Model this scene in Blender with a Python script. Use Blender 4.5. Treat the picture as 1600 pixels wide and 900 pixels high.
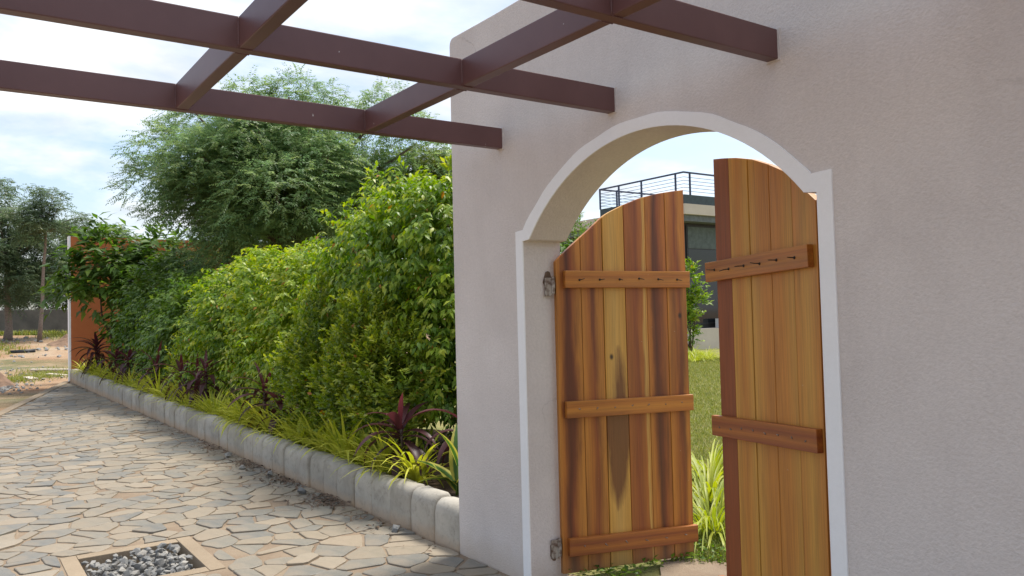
import bpy, bmesh, math, random
import numpy as np
from mathutils import Vector, Matrix

# ------------------------------------------------------------------ clear, camera, sky, sun, exposure
for o in list(bpy.data.objects):
    bpy.data.objects.remove(o, do_unlink=True)
S = bpy.context.scene
COL = S.collection
rad = math.radians

cam_d = bpy.data.cameras.new('camera')
cam_d.sensor_width = 36.0
cam_d.lens = 1257.6 / 1600 * 36.0
cam_d.clip_start = 0.05
cam_d.clip_end = 6000
cam = bpy.data.objects.new('camera', cam_d)
COL.objects.link(cam)
fw = Vector((-0.81812849, 0.57408486, 0.03305061))
rt = Vector((0.57358654, 0.81879558, -0.02392242))
up = Vector((0.0407952, 0.0006142, 0.9991673))
cam.matrix_world = Matrix(((rt.x, up.x, -fw.x, 0.0), (rt.y, up.y, -fw.y, -2.6456), (rt.z, up.z, -fw.z, 1.5), (0, 0, 0, 1)))
S.camera = cam

SUN_EL, SUN_AZ = rad(66), rad(-8)       # azimuth from +Y towards +X: the sun stands behind the gate wall
world = bpy.data.worlds.new('World')
S.world = world
world.use_nodes = True
wn, wl = world.node_tree.nodes, world.node_tree.links
wn.clear()
w_out = wn.new('ShaderNodeOutputWorld')
w_bg = wn.new('ShaderNodeBackground')
w_bg.inputs['Strength'].default_value = 0.10
sky = wn.new('ShaderNodeTexSky')
sky.sky_type = 'NISHITA'
sky.sun_disc = False
sky.sun_elevation = SUN_EL
sky.sun_rotation = SUN_AZ
sky.air_density = 1.0
sky.dust_density = 2.0
tc = wn.new('ShaderNodeTexCoord')
sep = wn.new('ShaderNodeSeparateXYZ')
wl.new(tc.outputs['Generated'], sep.inputs[0])
zadd = wn.new('ShaderNodeMath'); zadd.operation = 'ADD'; zadd.inputs[1].default_value = 0.16
zmax = wn.new('ShaderNodeMath'); zmax.operation = 'MAXIMUM'; zmax.inputs[1].default_value = 0.03
wl.new(sep.outputs[2], zmax.inputs[0]); wl.new(zmax.outputs[0], zadd.inputs[0])
dx = wn.new('ShaderNodeMath'); dx.operation = 'DIVIDE'
dy = wn.new('ShaderNodeMath'); dy.operation = 'DIVIDE'
wl.new(sep.outputs[0], dx.inputs[0]); wl.new(zadd.outputs[0], dx.inputs[1])
wl.new(sep.outputs[1], dy.inputs[0]); wl.new(zadd.outputs[0], dy.inputs[1])
comb = wn.new('ShaderNodeCombineXYZ')
wl.new(dx.outputs[0], comb.inputs[0]); wl.new(dy.outputs[0], comb.inputs[1])
n1 = wn.new('ShaderNodeTexNoise')
n1.inputs['Scale'].default_value = 1.05
n1.inputs['Detail'].default_value = 9
n1.inputs['Roughness'].default_value = 0.58
n1.inputs['Distortion'].default_value = 0.25
wl.new(comb.outputs[0], n1.inputs['Vector'])
cr = wn.new('ShaderNodeValToRGB')
cr.color_ramp.elements[0].position = 0.44
cr.color_ramp.elements[0].color = (0.10, 0.10, 0.10, 1)
cr.color_ramp.elements[1].position = 0.62
cr.color_ramp.elements[1].color = (1, 1, 1, 1)
wl.new(n1.outputs['Fac'], cr.inputs[0])
n2 = wn.new('ShaderNodeTexNoise')
n2.inputs['Scale'].default_value = 2.6
n2.inputs['Detail'].default_value = 7
wl.new(comb.outputs[0], n2.inputs['Vector'])
cr2 = wn.new('ShaderNodeValToRGB')
cr2.color_ramp.elements[0].position = 0.3
cr2.color_ramp.elements[0].color = (3.7, 3.95, 4.3, 1)
cr2.color_ramp.elements[1].position = 0.62
cr2.color_ramp.elements[1].color = (6.0, 6.05, 6.1, 1)
wl.new(n2.outputs['Fac'], cr2.inputs[0])
mx = wn.new('ShaderNodeMix'); mx.data_type = 'RGBA'
wl.new(cr.outputs[0], mx.inputs[0])
wl.new(sky.outputs[0], mx.inputs[6]); wl.new(cr2.outputs[0], mx.inputs[7])
wl.new(mx.outputs[2], w_bg.inputs['Color'])
wl.new(w_bg.outputs[0], w_out.inputs['Surface'])

sun_d = bpy.data.lights.new('sun', 'SUN')
sun_d.energy = 2.2
sun_d.angle = rad(15)
sun_d.color = (1.0, 0.95, 0.86)
sun = bpy.data.objects.new('sun', sun_d)
COL.objects.link(sun)
sdir = Vector((math.sin(SUN_AZ) * math.cos(SUN_EL), math.cos(SUN_AZ) * math.cos(SUN_EL), math.sin(SUN_EL)))
sun.rotation_euler = (-sdir).to_track_quat('-Z', 'Y').to_euler()

S.view_settings.view_transform = 'Standard'
S.view_settings.look = 'None'
S.view_settings.gamma = 1.0
S.view_settings.exposure = 1.15
S.view_settings.use_curve_mapping = False
S.render.engine = 'CYCLES'
S.cycles.max_bounces = 8
S.cycles.transparent_max_bounces = 8

# ------------------------------------------------------------------ helpers
def link(o, parent=None):
    COL.objects.link(o)
    if parent is not None:
        o.parent = parent
    return o

def obj(name, me, mat=None, parent=None, loc=None, rot=None):
    o = bpy.data.objects.new(name, me)
    if mat is not None and me is not None and len(me.materials) == 0:
        me.materials.append(mat)
    if loc is not None:
        o.location = loc
    if rot is not None:
        o.rotation_euler = rot
    return link(o, parent)

def empty(name, loc=(0, 0, 0), rz=0):
    o = bpy.data.objects.new(name, None)
    o.empty_display_size = 0.1
    o.location = loc
    o.rotation_euler = (0, 0, rz)
    return link(o)

def tag(o, label=None, cat=None, group=None, kind=None):
    if label: o['label'] = label
    if cat: o['category'] = cat
    if group: o['group'] = group
    if kind: o['kind'] = kind
    return o

def fast_mesh(name, V, F, attrs=None, smooth=False):
    V = np.ascontiguousarray(V, dtype=np.float32)
    F = np.ascontiguousarray(F, dtype=np.int32)
    k = F.shape[1]
    me = bpy.data.meshes.new(name)
    me.vertices.add(len(V))
    me.vertices.foreach_set('co', V.ravel())
    me.loops.add(F.size)
    me.loops.foreach_set('vertex_index', F.ravel())
    me.polygons.add(len(F))
    me.polygons.foreach_set('loop_start', np.arange(0, F.size, k, dtype=np.int32))
    if smooth:
        me.polygons.foreach_set('use_smooth', np.ones(len(F), dtype=bool))
    for n, a in (attrs or {}).items():
        at = me.attributes.new(n, 'FLOAT', 'POINT')
        at.data.foreach_set('value', np.ascontiguousarray(a, dtype=np.float32))
    me.update(calc_edges=True)
    return me

def bm_mesh(name, bm, smooth=False):
    me = bpy.data.meshes.new(name)
    bm.to_mesh(me)
    bm.free()
    if smooth:
        for p in me.polygons: p.use_smooth = True
    return me

def box_mesh(name, x0, x1, y0, y1, z0, z1, bevel=0.0, seg=2):
    bm = bmesh.new()
    bmesh.ops.create_cube(bm, size=1)
    for v in bm.verts:
        v.co = Vector((x0 + (v.co.x + .5) * (x1 - x0), y0 + (v.co.y + .5) * (y1 - y0), z0 + (v.co.z + .5) * (z1 - z0)))
    if bevel > 0:
        bmesh.ops.bevel(bm, geom=bm.edges[:], offset=bevel, segments=seg, affect='EDGES', profile=0.6)
    return bm_mesh(name, bm)

def prism(bm, pts, y0, y1):
    """polygon in x,z extruded from y0 (front) to y1"""
    a = [bm.verts.new((x, y0, z)) for x, z in pts]
    b = [bm.verts.new((x, y1, z)) for x, z in pts]
    n = len(pts)
    bm.faces.new(a)
    bm.faces.new(b[::-1])
    for i in range(n):
        j = (i + 1) % n
        bm.faces.new((a[j], a[i], b[i], b[j]))
    bmesh.ops.recalc_face_normals(bm, faces=bm.faces[:])

def tube(bm, pts, radii, n=7, cap=True):
    pts = [Vector(p) for p in pts]
    rings = []
    for i, p in enumerate(pts):
        d = (pts[min(i + 1, len(pts) - 1)] - pts[max(i - 1, 0)]).normalized()
        a = d.orthogonal().normalized() if i == 0 else (rings_a - d * rings_a.dot(d)).normalized()
        rings_a = a
        b = d.cross(a)
        rings.append([bm.verts.new(p + (a * math.cos(2 * math.pi * k / n) + b * math.sin(2 * math.pi * k / n)) * radii[i]) for k in range(n)])
    for r0, r1 in zip(rings[:-1], rings[1:]):
        for k in range(n):
            bm.faces.new((r0[k], r0[(k + 1) % n], r1[(k + 1) % n], r1[k]))
    if cap:
        bm.faces.new(rings[0][::-1]); bm.faces.new(rings[-1])

# ------------------------------------------------------------------ materials
def new_mat(name):
    m = bpy.data.materials.new(name)
    m.use_nodes = True
    nt = m.node_tree
    b = nt.nodes['Principled BSDF']
    return m, nt.nodes, nt.links, b

def N(nodes, typ, **kw):
    n = nodes.new(typ)
    for k, v in kw.items():
        setattr(n, k, v)
    return n

def noise(nodes, links, vec, scale, detail=4, rough=0.55, dist=0.0):
    n = nodes.new('ShaderNodeTexNoise')
    n.inputs['Scale'].default_value = scale
    n.inputs['Detail'].default_value = detail
    n.inputs['Roughness'].default_value = rough
    n.inputs['Distortion'].default_value = dist
    if vec is not None:
        links.new(vec, n.inputs['Vector'])
    return n.outputs['Fac']

def ramp(nodes, links, fac, stops, interp='LINEAR'):
    r = nodes.new('ShaderNodeValToRGB')
    r.color_ramp.interpolation = interp
    els = r.color_ramp.elements
    while len(els) < len(stops):
        els.new(0.5)
    for e, (p, c) in zip(els, stops):
        e.position = p
        e.color = (c[0], c[1], c[2], 1) if not isinstance(c, (int, float)) else (c, c, c, 1)
    links.new(fac, r.inputs[0])
    return r.outputs[0]

def mixc(nodes, links, fac, a, b, blend='MIX'):
    m = nodes.new('ShaderNodeMix')
    m.data_type = 'RGBA'
    m.blend_type = blend
    if isinstance(fac, (int, float)): m.inputs[0].default_value = fac
    else: links.new(fac, m.inputs[0])
    for k, v in ((6, a), (7, b)):
        if isinstance(v, tuple): m.inputs[k].default_value = (v[0], v[1], v[2], 1)
        else: links.new(v, m.inputs[k])
    return m.outputs[2]

def mathn(nodes, links, op, a, b=None, clamp=False):
    m = nodes.new('ShaderNodeMath')
    m.operation = op
    m.use_clamp = clamp
    for i, v in enumerate((a, b)):
        if v is None: continue
        if isinstance(v, (int, float)): m.inputs[i].default_value = v
        else: links.new(v, m.inputs[i])
    return m.outputs[0]

def bump(nodes, links, h, strength, dist, bsdf, prev=None):
    b = nodes.new('ShaderNodeBump')
    b.inputs['Strength'].default_value = strength
    b.inputs['Distance'].default_value = dist
    links.new(h, b.inputs['Height'])
    if prev is not None: links.new(prev, b.inputs['Normal'])
    links.new(b.outputs[0], bsdf.inputs['Normal'])
    return b.outputs[0]

def obj_vec(nodes, links, scale=(1, 1, 1), loc=(0, 0, 0), kind='Object'):
    t = nodes.new('ShaderNodeTexCoord')
    m = nodes.new('ShaderNodeMapping')
    m.inputs['Scale'].default_value = scale
    m.inputs['Location'].default_value = loc
    links.new(t.outputs[kind], m.inputs['Vector'])
    return m.outputs[0]

def attr(nodes, name):
    a = nodes.new('ShaderNodeAttribute')
    a.attribute_name = name
    return a.outputs['Fac']

def stucco(name, col_a, col_b, strength=0.55, dirt=None, grit=0.22):
    m, n, l, b = new_mat(name)
    v = obj_vec(n, l)
    c = ramp(n, l, noise(n, l, v, 1.3, 5, 0.6), [(0.3, col_a), (0.7, col_b)])
    fine = noise(n, l, v, 60, 3, 0.6)
    c = mixc(n, l, grit, c, ramp(n, l, fine, [(0.3, 0.55), (0.7, 1.0)]), 'MULTIPLY')
    if dirt:
        sp = n.new('ShaderNodeSeparateXYZ'); l.new(v, sp.inputs[0])
        h = mathn(n, l, 'ADD', sp.outputs[2], mathn(n, l, 'MULTIPLY', noise(n, l, v, 6, 5, 0.7), 0.22))
        d = ramp(n, l, h, [(0.06, 0.75), (0.30, 0.0)])
        c = mixc(n, l, d, c, dirt)
        streak = noise(n, l, obj_vec(n, l, (5.5, 5.5, 0.35)), 1.0, 5, 0.65)
        c = mixc(n, l, ramp(n, l, streak, [(0.54, 0.0), (0.85, 0.13)]), c, (0.36, 0.32, 0.30))
    if dirt:
        pv = noise(n, l, obj_vec(n, l, (1, 1, .6), (4, 0, 2)), 0.9, 3, 0.5, 1.2)
        c = mixc(n, l, ramp(n, l, pv, [(0.40, 0.0), (0.52, 0.16), (0.60, 0.0)]), c, (0.42, 0.37, 0.355))
        vo = n.new('ShaderNodeTexVoronoi'); vo.feature = 'DISTANCE_TO_EDGE'; vo.inputs['Scale'].default_value = 0.55
        wv = N(n, 'ShaderNodeVectorMath', operation='ADD')
        nz = n.new('ShaderNodeTexNoise'); nz.inputs['Scale'].default_value = 2.2; nz.inputs['Detail'].default_value = 8; l.new(v, nz.inputs['Vector'])
        l.new(v, wv.inputs[0]); l.new(nz.outputs['Color'], wv.inputs[1]); l.new(wv.outputs[0], vo.inputs['Vector'])
        cmask = mathn(n, l, 'MULTIPLY', ramp(n, l, vo.outputs['Distance'], [(0.0, 0.55), (0.004, 0.0)]), ramp(n, l, noise(n, l, v, 0.8, 2), [(0.55, 0.0), (0.66, 1.0)]))
        c = mixc(n, l, cmask, c, (0.26, 0.22, 0.205))
    l.new(c, b.inputs['Base Color'])
    b.inputs['Roughness'].default_value = 0.88
    b.inputs['Specular IOR Level'].default_value = 0.25
    p = bump(n, l, noise(n, l, v, 95, 4, 0.62), strength, 0.006, b)
    bump(n, l, noise(n, l, v, 4, 3, 0.5), 0.25, 0.02, b, p)
    return m

M = {}
M['wall'] = stucco('mauve_stucco', (0.63, 0.577, 0.548), (0.71, 0.655, 0.625), 0.75, (0.50, 0.40, 0.30))
M['trim'] = stucco('white_paint', (0.81, 0.82, 0.83), (0.87, 0.87, 0.88), 0.15, None, 0.06)
M['terracotta'] = stucco('terracotta_render', (0.42, 0.135, 0.05), (0.50, 0.17, 0.065), 0.5)
M['cream'] = stucco('cream_render', (0.55, 0.48, 0.40), (0.62, 0.55, 0.47), 0.3)
M['greywall'] = stucco('grey_block_wall', (0.10, 0.10, 0.095), (0.17, 0.165, 0.15), 0.5)

# painted steel
m, n, l, b = new_mat('maroon_painted_steel')
v = obj_vec(n, l)
c = ramp(n, l, noise(n, l, v, 3.0, 4, 0.6), [(0.3, (0.108, 0.048, 0.046)), (0.7, (0.140, 0.066, 0.062))])
chip = noise(n, l, v, 26, 3, 0.4)
c = mixc(n, l, ramp(n, l, chip, [(0.755, 0.0), (0.775, 1.0)]), c, (0.55, 0.52, 0.49))
l.new(c, b.inputs['Base Color'])
b.inputs['Roughness'].default_value = 0.42
bump(n, l, noise(n, l, v, 18, 3), 0.12, 0.004, b)
M['steel'] = m

m, n, l, b = new_mat('dark_iron')
v = obj_vec(n, l)
l.new(ramp(n, l, noise(n, l, v, 60, 4), [(0.35, (0.03, 0.024, 0.02)), (0.7, (0.09, 0.055, 0.035))]), b.inputs['Base Color'])
b.inputs['Metallic'].default_value = 0.5
b.inputs['Roughness'].default_value = 0.55
M['iron'] = m

m, n, l, b = new_mat('galvanised_hinge')
v = obj_vec(n, l)
l.new(ramp(n, l, noise(n, l, v, 40, 4), [(0.35, (0.12, 0.07, 0.05)), (0.62, (0.40, 0.37, 0.33))]), b.inputs['Base Color'])
b.inputs['Metallic'].default_value = 0.4
b.inputs['Roughness'].default_value = 0.5
M['hinge'] = m

def flat(name, col, rough=0.6, metal=0.0, var=0.25, scale=6.0, spec=0.5):
    m, n, l, b = new_mat(name)
    v = obj_vec(n, l)
    d = tuple(x * (1 - var) for x in col)
    e = tuple(min(1, x * (1 + var)) for x in col)
    l.new(ramp(n, l, noise(n, l, v, scale, 5, 0.6), [(0.3, d), (0.7, e)]), b.inputs['Base Color'])
    b.inputs['Roughness'].default_value = rough
    b.inputs['Metallic'].default_value = metal
    b.inputs['Specular IOR Level'].default_value = spec
    return m

M['rail'] = flat('navy_rail', (0.045, 0.058, 0.11), 0.5, 0.2)
M['darkpar'] = flat('dark_slate_parapet', (0.035, 0.055, 0.06), 0.6)
M['soffit'] = flat('grey_soffit', (0.12, 0.135, 0.14), 0.7)
M['glass'] = flat('dark_window_glass', (0.012, 0.014, 0.016), 0.06, 0.0, 0.1)
M['blind'] = flat('grey_green_blind', (0.09, 0.11, 0.105), 0.8)
M['frame'] = flat('black_frame', (0.02, 0.02, 0.022), 0.5)
M['white'] = flat('white_board', (0.7, 0.7, 0.7), 0.6, 0, 0.05)
M['pipe'] = flat('black_plastic', (0.012, 0.012, 0.013), 0.5)
M['bark'] = flat('bark', (0.10, 0.075, 0.055), 0.9, 0, 0.4, 14)
M['palebark'] = flat('pale_bark', (0.20, 0.16, 0.13), 0.9, 0, 0.3, 14)
M['litter'] = flat('dry_litter', (0.13, 0.085, 0.055), 0.9, 0, 0.5, 9)

# concrete kerb
m, n, l, b = new_mat('cast_concrete')
v = obj_vec(n, l, kind='Object')
oi = n.new('ShaderNodeObjectInfo')
addv = N(n, 'ShaderNodeVectorMath', operation='ADD')
sc = N(n, 'ShaderNodeVectorMath', operation='SCALE')
comb3 = n.new('ShaderNodeCombineXYZ')
for i in range(3): l.new(oi.outputs['Random'], comb3.inputs[i])
l.new(comb3.outputs[0], sc.inputs[0]); sc.inputs['Scale'].default_value = 37.0
l.new(v, addv.inputs[0]); l.new(sc.outputs[0], addv.inputs[1])
v = addv.outputs[0]
c = ramp(n, l, noise(n, l, v, 5, 7, 0.65), [(0.25, (0.31, 0.285, 0.24)), (0.5, (0.42, 0.39, 0.335)), (0.75, (0.50, 0.465, 0.40))])
c = mixc(n, l, 0.5, c, ramp(n, l, oi.outputs['Random'], [(0, (0.52, 0.50, 0.46)), (1, (1.0, 1.0, 1.0))]), 'MULTIPLY')
st = noise(n, l, v, 16, 6, 0.75)
c = mixc(n, l, ramp(n, l, st, [(0.52, 0.0), (0.72, 0.65)]), c, (0.17, 0.155, 0.13))
t2 = n.new('ShaderNodeTexCoord'); s2 = n.new('ShaderNodeSeparateXYZ'); l.new(t2.outputs['Object'], s2.inputs[0])
hh = mathn(n, l, 'ADD', s2.outputs[2], mathn(n, l, 'MULTIPLY', st, 0.1))
c = mixc(n, l, ramp(n, l, hh, [(0.05, 0.8), (0.15, 0.0)]), c, (0.44, 0.30, 0.185))
l.new(c, b.inputs['Base Color'])
b.inputs['Roughness'].default_value = 0.85
bump(n, l, noise(n, l, v, 45, 6, 0.7), 0.5, 0.006, b)
M['kerb'] = m

M['cement'] = stucco('cement_border', (0.27, 0.21, 0.145), (0.36, 0.285, 0.20), 0.6)

# sandy mortar bed
m, n, l, b = new_mat('sandy_mortar')
v = obj_vec(n, l)
c = ramp(n, l, noise(n, l, v, 2.5, 8, 0.65), [(0.25, (0.17, 0.12, 0.08)), (0.5, (0.25, 0.185, 0.125)), (0.75, (0.31, 0.25, 0.175))])
c = mixc(n, l, ramp(n, l, noise(n, l, v, 30, 5, 0.7), [(0.6, 0), (0.75, 0.6)]), c, (0.17, 0.115, 0.07))
l.new(c, b.inputs['Base Color'])
b.inputs['Roughness'].default_value = 0.95
bump(n, l, noise(n, l, v, 60, 6, 0.7), 0.7, 0.01, b)
M['mortar'] = m

# paving slate, colour of each stone from its own tone
m, n, l, b = new_mat('paving_slate')
v = obj_vec(n, l)
tone = attr(n, 'tone')
c = ramp(n, l, tone, [(0.0, (0.165, 0.170, 0.160)), (0.16, (0.21, 0.208, 0.188)), (0.34, (0.26, 0.245, 0.205)), (0.5, (0.30, 0.262, 0.20)),
                      (0.68, (0.34, 0.285, 0.21)), (0.84, (0.385, 0.33, 0.25)), (1.0, (0.36, 0.26, 0.165))])
c = mixc(n, l, 0.45, c, ramp(n, l, noise(n, l, v, 14, 7, 0.7), [(0.25, 0.62), (0.75, 1.12)]), 'MULTIPLY')
dust = noise(n, l, v, 3.2, 7, 0.7)
c = mixc(n, l, ramp(n, l, dust, [(0.40, 0.0), (0.68, 0.7)]), c, (0.32, 0.258, 0.185))
c = mixc(n, l, 1.0, c, (0.84, 0.83, 0.82), 'MULTIPLY')
l.new(c, b.inputs['Base Color'])
l.new(ramp(n, l, dust, [(0.4, 0.52), (0.65, 0.85)]), b.inputs['Roughness'])
p = bump(n, l, noise(n, l, v, 22, 7, 0.65), 0.45, 0.012, b)
bump(n, l, noise(n, l, v, 130, 3, 0.6), 0.3, 0.004, b, p)
M['slate'] = m

# gravel
m, n, l, b = new_mat('grey_gravel')
oi = n.new('ShaderNodeObjectInfo')
v = obj_vec(n, l)
c = ramp(n, l, oi.outputs['Random'], [(0, (0.17, 0.175, 0.175)), (0.5, (0.29, 0.285, 0.27)), (1, (0.40, 0.38, 0.34))])
c = mixc(n, l, 0.6, c, ramp(n, l, noise(n, l, v, 30, 5), [(0.3, 0.7), (0.7, 1.1)]), 'MULTIPLY')
l.new(c, b.inputs['Base Color'])
b.inputs['Roughness'].default_value = 0.85
bump(n, l, noise(n, l, v, 60, 5), 0.5, 0.005, b)
M['gravel'] = m

# dirt ground with patches of weeds
m, n, l, b = new_mat('dirt_ground')
v = obj_vec(n, l)
c = ramp(n, l, noise(n, l, v, 0.35, 9, 0.65), [(0.3, (0.26, 0.135, 0.062)), (0.5, (0.36, 0.235, 0.135)), (0.7, (0.42, 0.34, 0.245))])
c = mixc(n, l, ramp(n, l, noise(n, l, v, 5, 8, 0.7), [(0.5, 0.0), (0.75, 0.6)]), c, (0.17, 0.10, 0.058))
c = mixc(n, l, ramp(n, l, noise(n, l, obj_vec(n, l, (1, 1, 1), (7, 3, 0)), 0.09, 8, 0.7), [(0.53, 0.0), (0.62, 0.8)]), c, (0.085, 0.11, 0.035))
l.new(c, b.inputs['Base Color'])
b.inputs['Roughness'].default_value = 0.95
bump(n, l, noise(n, l, v, 9, 8, 0.7), 0.9, 0.06, b)
M['dirt'] = m

m, n, l, b = new_mat('lawn_soil')
v = obj_vec(n, l)
c = ramp(n, l, noise(n, l, v, 1.6, 8, 0.7), [(0.3, (0.14, 0.155, 0.04)), (0.52, (0.23, 0.22, 0.07)), (0.75, (0.33, 0.26, 0.11))])
l.new(c, b.inputs['Base Color'])
b.inputs['Roughness'].default_value = 0.95
bump(n, l, noise(n, l, v, 40, 6, 0.7), 0.8, 0.03, b)
M['lawn'] = m

m, n, l, b = new_mat('bed_soil')
v = obj_vec(n, l)
l.new(ramp(n, l, noise(n, l, v, 7, 8, 0.7), [(0.3, (0.045, 0.026, 0.014)), (0.7, (0.13, 0.08, 0.045))]), b.inputs['Base Color'])
b.inputs['Roughness'].default_value = 0.95
bump(n, l, noise(n, l, v, 25, 7, 0.7), 1.0, 0.03, b)
M['soil'] = m

def leaf_mat(name, stops, transl=0.38, rough=0.42, stripe=None, spec=0.4):
    m, n, l, b = new_mat(name)
    t = attr(n, 'tone')
    c = ramp(n, l, t, stops)
    if stripe:
        u = attr(n, 'u')
        a = mathn(n, l, 'ABSOLUTE', u)
        c = mixc(n, l, ramp(n, l, a, stripe[1]), c, stripe[0])
    v = obj_vec(n, l)
    c = mixc(n, l, 0.35, c, ramp(n, l, noise(n, l, v, 2.2, 4, 0.6), [(0.3, 0.62), (0.7, 1.2)]), 'MULTIPLY')
    l.new(c, b.inputs['Base Color'])
    b.inputs['Roughness'].default_value = rough
    b.inputs['Specular IOR Level'].default_value = spec
    tr = n.new('ShaderNodeBsdfTranslucent')
    hs = n.new('ShaderNodeHueSaturation')
    hs.inputs['Saturation'].default_value = 1.12
    hs.inputs['Value'].default_value = 1.5
    l.new(c, hs.inputs['Color'])
    l.new(hs.outputs[0], tr.inputs['Color'])
    ms = n.new('ShaderNodeMixShader')
    ms.inputs[0].default_value = transl
    l.new(b.outputs[0], ms.inputs[1]); l.new(tr.outputs[0], ms.inputs[2])
    l.new(ms.outputs[0], n['Material Output'].inputs['Surface'])
    return m

M['ficus'] = leaf_mat('drooping_lime_leaves', [(0.0, (0.04, 0.10, 0.013)), (0.45, (0.115, 0.215, 0.022)), (0.8, (0.24, 0.35, 0.03)), (0.95, (0.36, 0.42, 0.05)), (1.0, (0.45, 0.22, 0.05))])
M['lime'] = leaf_mat('lime_leaves', [(0.0, (0.05, 0.12, 0.015)), (0.4, (0.15, 0.26, 0.022)), (0.8, (0.30, 0.40, 0.035)), (0.95, (0.42, 0.46, 0.06)), (1.0, (0.48, 0.26, 0.06))])
M['gold'] = leaf_mat('golden_small_leaves', [(0.0, (0.06, 0.11, 0.016)), (0.5, (0.20, 0.28, 0.028)), (0.95, (0.42, 0.45, 0.06)), (1.0, (0.45, 0.20, 0.05))])
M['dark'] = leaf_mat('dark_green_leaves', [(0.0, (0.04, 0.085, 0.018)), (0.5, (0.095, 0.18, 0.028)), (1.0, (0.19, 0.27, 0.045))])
M['feather'] = leaf_mat('feathery_leaves', [(0.0, (0.075, 0.14, 0.07)), (0.5, (0.165, 0.26, 0.115)), (1.0, (0.30, 0.37, 0.14))], 0.5)
M['feather2'] = leaf_mat('pale_feathery_leaves', [(0.0, (0.05, 0.09, 0.02)), (0.5, (0.12, 0.165, 0.03)), (1.0, (0.22, 0.24, 0.05))], 0.4)
M['fartree'] = leaf_mat('far_leaves', [(0.0, (0.06, 0.10, 0.06)), (0.5, (0.12, 0.175, 0.095)), (1.0, (0.19, 0.23, 0.11))], 0.46)
M['cordy'] = leaf_mat('purple_strap_leaves', [(0.0, (0.065, 0.030, 0.028)), (0.5, (0.10, 0.032, 0.038)), (1.0, (0.16, 0.040, 0.052))], 0.3, 0.40)
M['cordydry'] = leaf_mat('dry_orange_leaf', [(0.0, (0.30, 0.13, 0.03)), (1.0, (0.42, 0.20, 0.05))], 0.3, 0.6)
M['spider'] = leaf_mat('yellow_striped_blades', [(0.0, (0.16, 0.24, 0.025)), (0.5, (0.36, 0.42, 0.04)), (1.0, (0.58, 0.58, 0.09))], 0.35, 0.45, ((0.52, 0.52, 0.09), [(0.35, 0.0), (0.8, 0.5)]))
M['ginger'] = leaf_mat('variegated_broad_leaf', [(0.0, (0.035, 0.10, 0.02)), (1.0, (0.07, 0.16, 0.03))], 0.3, 0.32, ((0.50, 0.46, 0.09), [(0.45, 0.0), (0.62, 0.85)]))
M['grass'] = leaf_mat('lawn_blades', [(0.0, (0.11, 0.16, 0.025)), (0.5, (0.24, 0.26, 0.05)), (1.0, (0.38, 0.32, 0.12))], 0.3, 0.6)

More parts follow.
